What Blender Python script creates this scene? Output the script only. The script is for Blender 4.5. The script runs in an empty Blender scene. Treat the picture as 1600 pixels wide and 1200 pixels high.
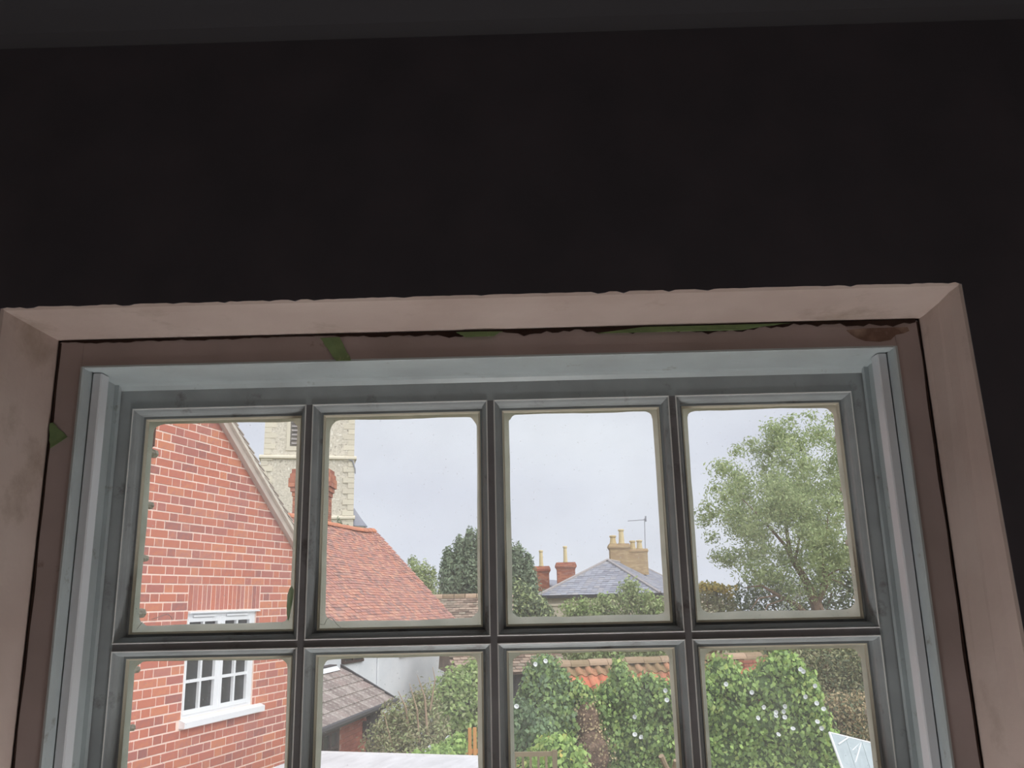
import bpy, bmesh, math, random
import numpy as np
from mathutils import Vector, Matrix
R = random.Random(7)
RNG = np.random.default_rng(11)
C = bpy.context.scene.collection
sc = bpy.context.scene

# ------------------------------------------------------------------ camera
E = 4.3                                   # eye height above the garden
YAW, PITCH, ROLL, F = -0.011615, 0.245774, -0.02219, 1339.2
def _axes():
    cy, sy = math.cos(YAW), math.sin(YAW); cp, sp = math.cos(PITCH), math.sin(PITCH); cr, sr = math.cos(ROLL), math.sin(ROLL)
    f = Vector((sy*cp, cy*cp, sp)); r = Vector((cy, -sy, 0)); u = r.cross(f)
    return cr*r + sr*u, -sr*r + cr*u, f
AX_R, AX_U, AX_F = _axes()
cd = bpy.data.cameras.new('camera'); cam = bpy.data.objects.new('camera', cd); C.objects.link(cam)
cd.sensor_width = 36; cd.lens = F/1600*36; cd.clip_start = 0.02; cd.clip_end = 500
m = Matrix((AX_R, AX_U, -AX_F)).transposed().to_4x4(); m.translation = Vector((0, 0, E)); cam.matrix_world = m
sc.camera = cam
def at(u, v, Y):
    "the point at distance Y from the eye (measured square to the window wall) that the photograph shows at pixel u, v"
    d = AX_F + (u-800)/F*AX_R + (600-v)/F*AX_U
    return Vector((0, 0, E)) + d*(Y/d.y)
def px(p):
    d = Vector(p) - Vector((0, 0, E)); w = d.dot(AX_F)
    return 800 + F*d.dot(AX_R)/w, 600 - F*d.dot(AX_U)/w

# ------------------------------------------------------------------ world, sun, exposure
wd = bpy.data.worlds.new('overcast'); sc.world = wd; wd.use_nodes = True
nt = wd.node_tree; nt.nodes.clear()
o_ = nt.nodes.new('ShaderNodeOutputWorld'); bg = nt.nodes.new('ShaderNodeBackground')
tc = nt.nodes.new('ShaderNodeTexCoord'); mp = nt.nodes.new('ShaderNodeMapping'); mp.inputs['Scale'].default_value = (1.4, 1.4, 3.2)
nz = nt.nodes.new('ShaderNodeTexNoise'); nz.inputs['Scale'].default_value = 2.2; nz.inputs['Detail'].default_value = 4; nz.inputs['Roughness'].default_value = .45
rp = nt.nodes.new('ShaderNodeValToRGB')
rp.color_ramp.elements[0].position = .32; rp.color_ramp.elements[0].color = (.75, .785, .90, 1)
rp.color_ramp.elements[1].position = .68; rp.color_ramp.elements[1].color = (.88, .92, 1.0, 1)
nt.links.new(tc.outputs['Generated'], mp.inputs['Vector']); nt.links.new(mp.outputs[0], nz.inputs['Vector'])
nt.links.new(nz.outputs['Fac'], rp.inputs['Fac']); nt.links.new(rp.outputs[0], bg.inputs['Color']); nt.links.new(bg.outputs[0], o_.inputs['Surface'])
bg.inputs['Strength'].default_value = 1.06
sl = bpy.data.lights.new('sun', 'SUN'); sl.energy = 3.1; sl.angle = math.radians(75); sl.color = (1, .98, .95)
sun = bpy.data.objects.new('sun', sl); C.objects.link(sun)
sun.rotation_euler = Vector((-.5, .6, -.85)).to_track_quat('-Z', 'Y').to_euler()
FILL_GLOW = 118                               # strength of the added fill globe on the window board
sc.view_settings.view_transform = 'Standard'; sc.view_settings.look = 'None'
sc.view_settings.exposure = 0; sc.view_settings.gamma = 1; sc.view_settings.use_curve_mapping = False

# ------------------------------------------------------------------ helpers
def S(r, g, b):
    f = lambda c: (c/255/12.92 if c/255 <= .04045 else ((c/255+.055)/1.055)**2.4)
    return (f(r), f(g), f(b), 1)
MATS = {}
def mat(name, cols, rough=.75, spec=.25, by=None, scale=8, detail=4, bump=0, bscale=60, stretch=(1,1,1), transl=0, dirt=None, bdist=.01):
    """cols: one colour, or a list blended by noise (by=None), per mesh island (by='island') or per object (by='object')"""
    m = bpy.data.materials.new(name); m.use_nodes = True; MATS[name] = m
    n = m.node_tree.nodes; L = m.node_tree.links; b = n['Principled BSDF']
    b.inputs['Roughness'].default_value = rough; b.inputs['Specular IOR Level'].default_value = spec
    if not isinstance(cols, list): cols = [cols]
    tex = n.new('ShaderNodeTexCoord'); mp = n.new('ShaderNodeMapping'); mp.inputs['Scale'].default_value = stretch
    L.new(tex.outputs['Object'], mp.inputs['Vector'])
    out = None
    if len(cols) > 1:
        rp = n.new('ShaderNodeValToRGB'); cr = rp.color_ramp
        while len(cr.elements) < len(cols): cr.elements.new(.5)
        for i, c in enumerate(cols):
            cr.elements[i].position = i/(len(cols)-1) if by else .3 + .4*i/(len(cols)-1); cr.elements[i].color = c
        nz = n.new('ShaderNodeTexNoise'); nz.inputs['Scale'].default_value = scale; nz.inputs['Detail'].default_value = detail
        L.new(mp.outputs[0], nz.inputs['Vector'])
        if by == 'island':
            g = n.new('ShaderNodeNewGeometry'); fac = g.outputs['Random Per Island']
        elif by == 'object':
            g = n.new('ShaderNodeObjectInfo'); fac = g.outputs['Random']
        if by:
            ma = n.new('ShaderNodeMath'); ma.operation = 'MULTIPLY_ADD'; ma.inputs[1].default_value = .5; ma.use_clamp = True
            L.new(nz.outputs['Fac'], ma.inputs[0]); 
            ma2 = n.new('ShaderNodeMath'); ma2.operation = 'SUBTRACT'; ma2.inputs[1].default_value = .25
            L.new(fac, ma2.inputs[0]); L.new(ma2.outputs[0], ma.inputs[2]); L.new(ma.outputs[0], rp.inputs['Fac'])
        else: L.new(nz.outputs['Fac'], rp.inputs['Fac'])
        out = rp.outputs[0]; L.new(out, b.inputs['Base Color'])
    else: b.inputs['Base Color'].default_value = cols[0]
    if dirt:                                   # (colour, noise scale, threshold, width)
        dc, ds, th, wdt = dirt
        d = n.new('ShaderNodeTexNoise'); d.inputs['Scale'].default_value = ds; d.inputs['Detail'].default_value = 6; d.inputs['Roughness'].default_value = .65
        L.new(mp.outputs[0], d.inputs['Vector'])
        mr = n.new('ShaderNodeMapRange'); mr.inputs['From Min'].default_value = th; mr.inputs['From Max'].default_value = th+wdt
        L.new(d.outputs['Fac'], mr.inputs['Value'])
        mx = n.new('ShaderNodeMix'); mx.data_type = 'RGBA'; mx.inputs['B'].default_value = dc; L.new(mr.outputs[0], mx.inputs['Factor'])
        if out: L.new(out, mx.inputs['A'])
        else: mx.inputs['A'].default_value = cols[0]
        L.new(mx.outputs['Result'], b.inputs['Base Color']); out = mx.outputs['Result']
    if bump:
        z = n.new('ShaderNodeTexNoise'); z.inputs['Scale'].default_value = bscale; z.inputs['Detail'].default_value = 5
        L.new(mp.outputs[0], z.inputs['Vector'])
        bp = n.new('ShaderNodeBump'); bp.inputs['Strength'].default_value = bump; bp.inputs['Distance'].default_value = bdist
        L.new(z.outputs['Fac'], bp.inputs['Height']); L.new(bp.outputs[0], b.inputs['Normal'])
    if transl:
        t = n.new('ShaderNodeBsdfTranslucent'); mx = n.new('ShaderNodeMixShader'); mx.inputs[0].default_value = transl
        if out: L.new(out, t.inputs['Color'])
        else: t.inputs['Color'].default_value = cols[0]
        L.new(b.outputs[0], mx.inputs[1]); L.new(t.outputs[0], mx.inputs[2]); L.new(mx.outputs[0], n['Material Output'].inputs['Surface'])
    return m

def tag(o, label=None, cat=None, group=None, kind=None):
    if label: o['label'] = label
    if cat: o['category'] = cat
    if group: o['group'] = group
    if kind: o['kind'] = kind
    return o
def thing(name, label, cat, loc=(0,0,0), rz=0, group=None, kind=None):
    o = bpy.data.objects.new(name, None); o.empty_display_size = .1; C.objects.link(o)
    o.location = loc; o.rotation_euler = (0, 0, rz)
    return tag(o, label, cat, group, kind)
def link(name, me, mt, parent=None, kind=None):
    o = bpy.data.objects.new(name, me); C.objects.link(o)
    if mt and not me.materials: me.materials.append(mt)
    if parent: o.parent = parent
    if kind: o['kind'] = kind
    return o
class MB:
    "collects shapes; build() links them as ONE mesh object"
    def __init__(s): s.v = []; s.f = []
    def add(s, vs, fs):
        k = len(s.v); s.v += [tuple(v) for v in vs]; s.f += [tuple(i+k for i in f) for f in fs]; return s
    def box(s, x0, x1, y0, y1, z0, z1):
        return s.add([(x0,y0,z0),(x1,y0,z0),(x1,y1,z0),(x0,y1,z0),(x0,y0,z1),(x1,y0,z1),(x1,y1,z1),(x0,y1,z1)],
                     [(0,3,2,1),(4,5,6,7),(0,1,5,4),(1,2,6,5),(2,3,7,6),(3,0,4,7)])
    def obox(s, c, ax, ay, az):              # oriented box: centre and three half vectors
        c, ax, ay, az = map(Vector, (c, ax, ay, az))
        p = [c+i*ax+j*ay+k*az for k in (-1,1) for i, j in ((-1,-1),(1,-1),(1,1),(-1,1))]
        return s.add(p, [(0,3,2,1),(4,5,6,7),(0,1,5,4),(1,2,6,5),(2,3,7,6),(3,0,4,7)])
    def prism(s, poly, axis, a, b):          # polygon in the two other axes, extruded along axis from a to b
        n = len(poly)
        def P(p, t): return {'x': (t, p[0], p[1]), 'y': (p[0], t, p[1]), 'z': (p[0], p[1], t)}[axis]
        return s.add([P(p, a) for p in poly] + [P(p, b) for p in poly],
                     [tuple(range(n))[::-1], tuple(range(n, 2*n))] + [(i, (i+1) % n, n+(i+1) % n, n+i) for i in range(n)])
    def solid(s, top, bot):                  # loft between two polygons of the same count
        n = len(top)
        return s.add(list(top)+list(bot), [tuple(range(n)), tuple(range(n, 2*n))[::-1]] + [(i, n+i, n+(i+1) % n, (i+1) % n) for i in range(n)])
    def tube(s, pts, rad, n=6):
        pts = [Vector(p) for p in pts]; k = len(pts); rad = rad if isinstance(rad, (list, tuple)) else [rad]*k
        vs = []
        for i, p in enumerate(pts):
            d = (pts[min(i+1, k-1)]-pts[max(i-1, 0)]).normalized()
            a = d.orthogonal().normalized() if i == 0 else (a - d*a.dot(d)).normalized()
            b = d.cross(a)
            vs += [p + rad[i]*(math.cos(t)*a+math.sin(t)*b) for t in (2*math.pi*j/n for j in range(n))]
        fs = [(i*n+j, i*n+(j+1) % n, (i+1)*n+(j+1) % n, (i+1)*n+j) for i in range(k-1) for j in range(n)]
        return s.add(vs, fs + [tuple(range(n))[::-1], tuple(range((k-1)*n, k*n))])
    def lathe(s, prof, c=(0,0,0), n=12, axis=Vector((0,0,1))):
        axis = Vector(axis).normalized(); a = axis.orthogonal().normalized(); b = axis.cross(a); c = Vector(c)
        vs = [c + axis*h + r*(math.cos(2*math.pi*j/n)*a+math.sin(2*math.pi*j/n)*b) for r, h in prof for j in range(n)]
        k = len(prof)
        fs = [(i*n+j, i*n+(j+1) % n, (i+1)*n+(j+1) % n, (i+1)*n+j) for i in range(k-1) for j in range(n)]
        return s.add(vs, fs + [tuple(range(n))[::-1], tuple(range((k-1)*n, k*n))])
    def sweep(s, prof, x0, x1, z0, z1):      # mitred frame: profile of (inset, y) run round the rectangle
        vs = []
        for i, y in prof: vs += [(x0+i, y, z0+i), (x1-i, y, z0+i), (x1-i, y, z1-i), (x0+i, y, z1-i)]
        return s.add(vs, [(a*4+j, a*4+(j+1) % 4, a*4+4+(j+1) % 4, a*4+4+j) for a in range(len(prof)-1) for j in range(4)])
    def mesh(s, name, off=(0,0,0), recalc=True, bev=0):
        me = bpy.data.meshes.new(name); o = off
        me.from_pydata([(v[0]-o[0], v[1]-o[1], v[2]-o[2]) for v in s.v], [], s.f)
        if recalc or bev:
            bm = bmesh.new(); bm.from_mesh(me)
            if bev: bmesh.ops.bevel(bm, geom=list(bm.edges), offset=bev, segments=1, affect='EDGES', clamp_overlap=True)
            bmesh.ops.recalc_face_normals(bm, faces=bm.faces); bm.to_mesh(me); bm.free()
        return me
    def build(s, name, mt, parent=None, off=(0,0,0), kind=None, bev=0, smooth=False):
        me = s.mesh(name, off, True, bev)
        if smooth: me.shade_smooth()
        return link(name, me, mt, parent, kind)
def leaves(name, P, D, size, mt, parent, off=(0,0,0), asp=.55, up=None):
    "one mesh of many small folded leaves at the points P, roughly facing D"
    n = len(P); P = np.asarray(P, float) - np.asarray(off); D = np.asarray(D, float)
    D = D + RNG.normal(0, .55, (n, 3)); D /= np.linalg.norm(D, axis=1)[:, None]
    T = RNG.normal(0, 1, (n, 3)) if up is None else np.asarray(up)[None]*1.4 + RNG.normal(0, .6, (n, 3))
    T -= D*(T*D).sum(1)[:, None]; T /= np.linalg.norm(T, axis=1)[:, None]
    Bn = np.cross(D, T); sz = size*(RNG.uniform(.6, 1.25, n))[:, None]
    V = np.stack([P-T*sz*.5, P-Bn*sz*asp*.5+D*sz*.08, P+T*sz*.5-D*sz*.12, P+Bn*sz*asp*.5+D*sz*.08], 1).reshape(-1, 3)
    me = bpy.data.meshes.new(name); me.vertices.add(4*n); me.loops.add(4*n); me.polygons.add(n)
    me.vertices.foreach_set('co', V.ravel()); me.loops.foreach_set('vertex_index', np.arange(4*n, dtype=np.int32))
    me.polygons.foreach_set('loop_start', np.arange(0, 4*n, 4, dtype=np.int32)); me.update(calc_edges=True); me.validate()
    return link(name, me, mt, parent, 'stuff')
def cloud(blobs, n, shell=.45):
    "points and outward directions in a set of ellipsoid clumps (centre, (rx, ry, rz))"
    w = np.array([b[1][0]*b[1][2] for b in blobs]); w = w/w.sum(); k = RNG.choice(len(blobs), n, p=w)
    c = np.array([tuple(b[0]) for b in blobs])[k]; r = np.array([b[1] for b in blobs])[k]
    d = RNG.normal(0, 1, (n, 3)); d /= np.linalg.norm(d, axis=1)[:, None]
    q = (1 - shell*RNG.random(n)**1.6) * (1 + .12*RNG.normal(0, 1, n))
    return c + d*r*q[:, None], d
def B(u, v, Y, rx, rz=None, ry=None):
    k = Y/F; rz = rz or rx
    return at(u, v, Y), (rx*k, (ry or rx)*k, rz*k)

# ------------------------------------------------------------------ materials
M = {}
M['plaster'] = mat('bare_plaster', [S(196,180,172), S(176,158,150)], .9, .1, scale=5, bump=.10, bscale=34, dirt=(S(150,134,120), 7, .58, .2))
M['dark_wall'] = mat('dark_paint', [S(77,75,82), S(86,82,89)], .6, .25, scale=12, bump=.06, bscale=180, bdist=.002)
M['ceiling'] = mat('ceiling_paint', S(66,65,68), .9, .1)
M['room'] = mat('room_plaster', S(188,180,172), .9, .1)
M['boards'] = mat('floor_boards', [S(150,118,88), S(120,92,66)], .6, .3, scale=3, stretch=(1, 14, 1))
M['paint'] = mat('aged_grey_paint', [S(182,192,194), S(168,176,178)], .42, .4, scale=14, bump=.08, bscale=120, bdist=.002, dirt=(S(128,124,116), 26, .62, .12))
M['sashpaint'] = mat('dirty_sash_paint', [S(170,177,179), S(152,157,159)], .45, .4, scale=18, bump=.12, bscale=90, bdist=.002, dirt=(S(105,100,95), 22, .58, .16))
M['arris'] = mat('worn_arris_paint', S(226,226,224), .5, .3)
M['cream'] = mat('cream_fillet_paint', S(236,230,212), .5, .3, transl=.3)
M['bead'] = mat('staff_bead_paint', S(214,217,222), .38, .4)
M['barpaint'] = mat('grimy_shaded_bar_paint', [S(128,126,128), S(112,110,112)], .5, .4, scale=18, bump=.12, bscale=90, bdist=.002, dirt=(S(84,78,76), 22, .58, .16))  # base darkened to imitate backlit bars, with grime patches over it
M['frame'] = mat('old_frame_undercoat', [S(176,162,160), S(154,141,138)], .75, .2, scale=6, bump=.15, bscale=70, bdist=.002, dirt=(S(104,80,66), 8, .66, .07))
M['gap'] = mat('dark_gap', [S(48,36,33), S(66,52,46)], .9, .1, scale=30, bump=.4)
M['putty'] = mat('aged_putty', [S(244,244,236), S(228,230,222)], .7, .2, scale=30, bump=.2, bscale=120, bdist=.003, transl=.88)
M['tape'] = mat('green_tape', [S(142,166,118), S(120,146,104)], .6, .2, scale=40, transl=.15, dirt=(S(180,190,150), 60, .62, .1))
M['dust'] = mat('white_speck', S(250,250,248), .8, transl=.96)
M['flake'] = mat('green_flake', [S(186,206,184), S(222,230,214)], .7, scale=60, transl=.95)
brick_cols = [S(162,110,104), S(190,118,100), S(202,126,102), S(192,120,106), S(210,138,106), S(188,126,114), S(178,112,102)]
M['brick'] = mat('brick_each', brick_cols, .9, .1, by='object', scale=22, bump=.3, bscale=130, bdist=.003)
M['brick_mass'] = mat('brick_mass', brick_cols, .9, .1, by='island', scale=22, bump=.3, bscale=130, bdist=.003)
M['oldbrick'] = mat('old_brick', [S(150,104,86), S(172,118,96), S(140,98,84)], .95, .05, by='object', scale=60, bump=.9, bscale=140, bdist=.006)
M['mortar'] = mat('pink_mortar', [S(248,222,207), S(240,212,198)], .95, .05, scale=40)
M['oldmortar'] = mat('lime_mortar', [S(214,206,184), S(190,180,160)], .95, .05, scale=60, bump=.8, bscale=120)
M['white'] = mat('white_joinery', S(236,238,240), .35, .4)
M['darkglass'] = mat('dark_glass', [S(66,68,70), S(46,48,50)], .22, .35, scale=60, dirt=(S(120,122,122), 170, .66, .06))
M['barge'] = mat('bargeboard_paint', [S(206,192,180), S(190,174,164)], .7, .2, scale=6)
M['undercloak'] = mat('verge_cement', [S(226,216,202), S(206,196,184)], .9, .1, scale=12)
M['vergetile'] = mat('verge_tile', [S(196,184,170), S(170,156,146)], .9, .1, by='object')
red_tiles = [S(150,120,114), S(182,132,120), S(198,140,120), S(174,130,124), S(206,156,134), S(160,130,124)]
M['redtile'] = mat('red_clay_tile', red_tiles, .9, .1, by='island', scale=1.2)
M['ridge'] = mat('ridge_tile', [S(210,140,108), S(194,134,110)], .9, .1, by='object')
M['render'] = mat('white_render', [S(240,242,246), S(226,230,236)], .9, .1, scale=2, bump=.2, bscale=12)
M['stone'] = mat('tower_flint', [S(160,152,138), S(224,216,200), S(196,188,172), S(238,232,218)], .95, .05, scale=3.6, detail=10, bump=.45, bscale=5, bdist=.08)
M['ashlar'] = mat('tower_ashlar', [S(226,218,198), S(212,204,186)], .95, .05, by='island', scale=2)
M['chimbrick'] = mat('chimney_brick', [S(190,122,98), S(160,106,92), S(204,140,110), S(176,130,116)], .95, .05, by='island', scale=3)
M['yellowbrick'] = mat('buff_brick', [S(208,184,146), S(190,166,130), S(180,154,124)], .95, .05, by='island', scale=3)
M['pot'] = mat('buff_pot', [S(222,204,162), S(206,184,140)], .9, .1, by='object')
M['slate'] = mat('blue_slate', [S(148,150,162), S(164,166,176), S(136,138,150), S(170,168,172)], .7, .3, by='island', scale=1)
M['leadroll'] = mat('lead_roll', [S(176,168,166), S(160,156,156)], .8, .2)
M['creamstone'] = mat('cream_wall', [S(206,196,176), S(188,176,158)], .95, .05, scale=2.5, bump=.4, bscale=8)
M['conctile'] = mat('concrete_tile', [S(150,138,134), S(126,114,110), S(168,158,152), S(140,122,118)], .95, .05, by='object', scale=14, bump=.4, bscale=40, dirt=(S(190,184,176), 9, .56, .12))
M['outbrick'] = mat('outhouse_brick', [S(190,112,94), S(172,98,82), S(200,124,102)], .95, .05, by='island', scale=8)
M['outmortar'] = mat('outhouse_mortar', S(196,150,132), .95)
M['darkwood'] = mat('brown_window_wood', S(74,60,56), .6, .3)
M['blackwood'] = mat('black_boards', [S(66,64,66), S(86,82,82)], .8, .2, by='island')
M['gutter'] = mat('black_gutter', S(62,60,62), .5, .4)
M['felt'] = mat('pale_roof_felt', [S(226,228,232), S(204,206,210)], .8, .2, scale=3, stretch=(1,4,1))
M['pantile'] = mat('pantile', [S(214,130,102), S(198,118,94), S(220,146,116), S(170,116,94)], .9, .1, by='object', scale=5, dirt=(S(128,112,80), 5, .52, .16))
M['mosspantile'] = mat('mossy_pantile', [S(176,140,112), S(150,128,98), S(196,140,112)], .9, .1, by='object', scale=7, dirt=(S(118,106,74), 6, .45, .16))
M['mossridge'] = mat('mossy_ridge', [S(150,132,106), S(186,160,138), S(120,106,80)], .95, .05, by='object', scale=12, bump=.5)
M['mossytile'] = mat('mossy_barn_tile', [S(150,132,118), S(176,156,140), S(122,104,92), S(160,150,134)], .95, .05, by='island', scale=2)
M['flintwall'] = mat('flint_wall', [S(146,136,124), S(110,102,94), S(172,162,148)], .95, .05, scale=7, detail=8, bump=.6, bscale=14, bdist=.05)
M['fence'] = mat('orange_fence', [S(226,168,106), S(208,150,92)], .8, .2, by='object', scale=4, stretch=(8,8,1))
M['trellis'] = mat('weathered_trellis', [S(150,136,110), S(126,116,96)], .9, .1, by='object')
M['clearpane'] = mat('polycarbonate', [S(184,196,198), S(168,180,184)], .3, .5, scale=3)
M['earth'] = mat('garden_earth', [S(112,96,78), S(96,104,62), S(132,112,92)], .95, .05, scale=1.2, bump=.6, bscale=8)
M['deadstem'] = mat('dead_stems', [S(136,112,96), S(104,86,74), S(154,130,112)], .95, .05, scale=9, bump=.9, bscale=30, bdist=.05)
M['bark'] = mat('bark', [S(150,126,106), S(112,94,80)], .95, .05, scale=8, bump=.5, bscale=30)
M['twig'] = mat('twig', S(170,148,126), .9)
M['petal'] = mat('white_petal', S(246,248,250), .7, .2, transl=.3)
M['aerial'] = mat('aerial_metal', S(150,152,160), .5, .4)
for gname_, gk_ in (('globe', FILL_GLOW), ('dimglobe', 17)):  # glow of the two added fill globes
  gm = bpy.data.materials.new('lit_'+gname_); gm.use_nodes = True; M[gname_] = gm
  em_ = gm.node_tree.nodes.new('ShaderNodeEmission'); em_.inputs['Color'].default_value = (1, .97, .95, 1); em_.inputs['Strength'].default_value = gk_
  gm.node_tree.links.new(em_.outputs[0], gm.node_tree.nodes['Material Output'].inputs['Surface'])
def leafmat(name, *cols, t=.3): return mat(name, list(cols), .6, .25, by='island', scale=.6, transl=t)
M['l_vine'] = leafmat('vine_leaf', S(108,132,89), S(144,174,110), S(173,202,129), S(161,189,123), S(127,154,103), S(198,213,137))
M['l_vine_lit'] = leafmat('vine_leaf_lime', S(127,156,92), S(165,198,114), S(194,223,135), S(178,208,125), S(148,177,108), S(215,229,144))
M['l_vine_blue'] = leafmat('vine_leaf_blue', S(101,122,98), S(131,157,120), S(153,180,136), S(123,144,112), S(167,191,143))
M['l_tree'] = leafmat('tree_leaf', S(139,156,108), S(174,192,136), S(198,211,155), S(158,175,125), S(214,224,172), t=.42)
M['l_dark'] = leafmat('dark_leaf', S(103,114,92), S(124,137,108), S(142,156,122), S(115,125,100), S(157,167,129))
M['l_yew'] = leafmat('yew_leaf', S(127,141,120), S(151,166,139), S(167,185,153), S(140,153,130))
M['l_shrub'] = leafmat('shrub_leaf', S(142,158,111), S(174,188,134), S(193,205,151), S(157,171,123), S(205,212,160))
M['l_olive'] = leafmat('olive_leaf', S(145,148,112), S(172,175,133), S(189,190,148), S(160,152,123), S(199,197,160))
M['l_green'] = leafmat('green_leaf', S(123,148,92), S(154,181,112), S(183,208,132), S(197,220,145), S(140,165,104))
M['l_yellow'] = leafmat('yellow_leaf', S(230,207,119), S(250,227,135), S(211,197,126), S(176,172,120))
M['l_rust'] = leafmat('rusty_leaf', S(195,181,143), S(215,188,153), S(176,169,134), S(228,203,162), S(154,157,122))
g = bpy.data.materials.new('old_window_glass'); g.use_nodes = True; n = g.node_tree.nodes; L = g.node_tree.links; n.clear(); M['glass'] = g
out = n.new('ShaderNodeOutputMaterial'); tr = n.new('ShaderNodeBsdfTransparent'); tr.inputs[0].default_value = (.985, .99, .985, 1)
gl = n.new('ShaderNodeBsdfGlossy'); gl.inputs['Roughness'].default_value = .02
fr = n.new('ShaderNodeFresnel'); fr.inputs['IOR'].default_value = 1.35
hz = n.new('ShaderNodeBsdfTranslucent'); hz.inputs[0].default_value = (.95, .96, .97, 1)
tcn = n.new('ShaderNodeTexCoord'); dn = n.new('ShaderNodeTexNoise'); dn.inputs['Scale'].default_value = 9; dn.inputs['Detail'].default_value = 6
sp = n.new('ShaderNodeTexNoise'); sp.inputs['Scale'].default_value = 330; sp.inputs['Detail'].default_value = 2
L.new(tcn.outputs['Object'], dn.inputs['Vector']); L.new(tcn.outputs['Object'], sp.inputs['Vector'])
mr = n.new('ShaderNodeMapRange'); mr.inputs['From Min'].default_value = .35; mr.inputs['From Max'].default_value = .7; mr.inputs['To Min'].default_value = .07; mr.inputs['To Max'].default_value = .12
ms = n.new('ShaderNodeMapRange'); ms.inputs['From Min'].default_value = .735; ms.inputs['From Max'].default_value = .76; ms.inputs['To Max'].default_value = .35
ad = n.new('ShaderNodeMath'); ad.operation = 'ADD'
L.new(dn.outputs['Fac'], mr.inputs['Value']); L.new(sp.outputs['Fac'], ms.inputs['Value']); L.new(mr.outputs[0], ad.inputs[0]); L.new(ms.outputs[0], ad.inputs[1])
m1 = n.new('ShaderNodeMixShader'); m2 = n.new('ShaderNodeMixShader')
L.new(ad.outputs[0], m1.inputs[0]); L.new(tr.outputs[0], m1.inputs[1]); L.new(hz.outputs[0], m1.inputs[2])
L.new(fr.outputs[0], m2.inputs[0]); L.new(m1.outputs[0], m2.inputs[1]); L.new(gl.outputs[0], m2.inputs[2]); L.new(m2.outputs[0], out.inputs['Surface'])

# ================================================================== THE ROOM
CX = -.0447                                # middle of the window
YW, YF, YS, YO = .975, 1.08, 1.174, 1.30   # plaster wall face, frame face, sash face, outer brick face
ZT, ZB = E+.3545, E-1.22                   # opening top and bottom
FL, CE = E-1.55, E+.745
HW = .582
mb = MB()                                  # front wall, in one piece round the opening
X0, X1 = CX-1.9, CX+1.9
mb.box(X0, CX-HW-.003, YW, 1.235, FL, CE)
mb.prism([(X1, FL), (X1, CE), (CX+.5745, CE), (CX+.5745, ZT+.002), (CX+.583, E-.1), (CX+HW+.003, ZB), (CX+HW+.003, FL)], 'y', YW, 1.235)
NX = 150; xs_ = np.linspace(CX-HW-.003, CX+.5745, NX); rag = [R.uniform(-.0004, .0004) - (R.uniform(0, .0022) if R.random() < (.5 if k < 40 else .16) else 0) for k in range(NX)]
for k in range(NX-1):
    mb.solid([(xs_[k], YW, ZT+.002+rag[k]), (xs_[k+1], YW, ZT+.002+rag[k+1]), (xs_[k+1], YW, ZT+.06), (xs_[k], YW, ZT+.06)], [(xs_[k], YW+.02, ZT+.003), (xs_[k+1], YW+.02, ZT+.003), (xs_[k+1], YW+.02, ZT+.06), (xs_[k], YW+.02, ZT+.06)])
mb.box(CX-HW-.003, CX+.5745, YW, 1.235, ZT+.06, CE); mb.box(CX-HW-.003, CX+.5745, YW+.02, 1.235, ZT+.006, ZT+.06); mb.box(CX-HW-.003, CX+HW+.003, YW, 1.235, FL, ZB)
wf = tag(mb.build('wall_front', M['dark_wall']), 'near-black painted wall above and beside the old sash window', 'wall', kind='structure')
def soft(poly): return poly
for sgn in (-1, 1):                        # plastered jambs, slightly splayed and out of plumb, edge rounded
    def jp(z, f): return [(CX+sgn*a, y, z) for a, y in ((HW+.0125, YW+.0006), (f+.0035, YW+.0006), (f, YW+.003), (f-.003, YW+.02), (f+(.5705-f)*.55, YW+.055), (.5705, YF-.012), (.569, YF+.002), (HW+.0125, YF+.002))]
    mb = MB(); mb.solid(jp(ZT+.0125, HW if sgn < 0 else .5715), jp(E-.1, HW if sgn < 0 else .580)); mb.build('plaster_jamb', M['plaster'], wf)
    mb = MB(); mb.solid(jp(E-.1, HW if sgn < 0 else .580), jp(ZB, HW)); mb.build('plaster_jamb', M['plaster'], wf)
p = [(YW+.0006, ZT+.012), (YW+.0006, ZT+.002), (YW+.004, ZT-.001), (YW+.02, ZT-.003), (YW+.06, ZT-.0055), (YF-.01, ZT-.008), (YF+.002, ZT-.0085), (YF+.002, ZT+.012)]
MB().prism(p, 'x', CX-HW-.0124, CX+HW+.0124).build('plaster_soffit', M['plaster'], wf)
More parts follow.
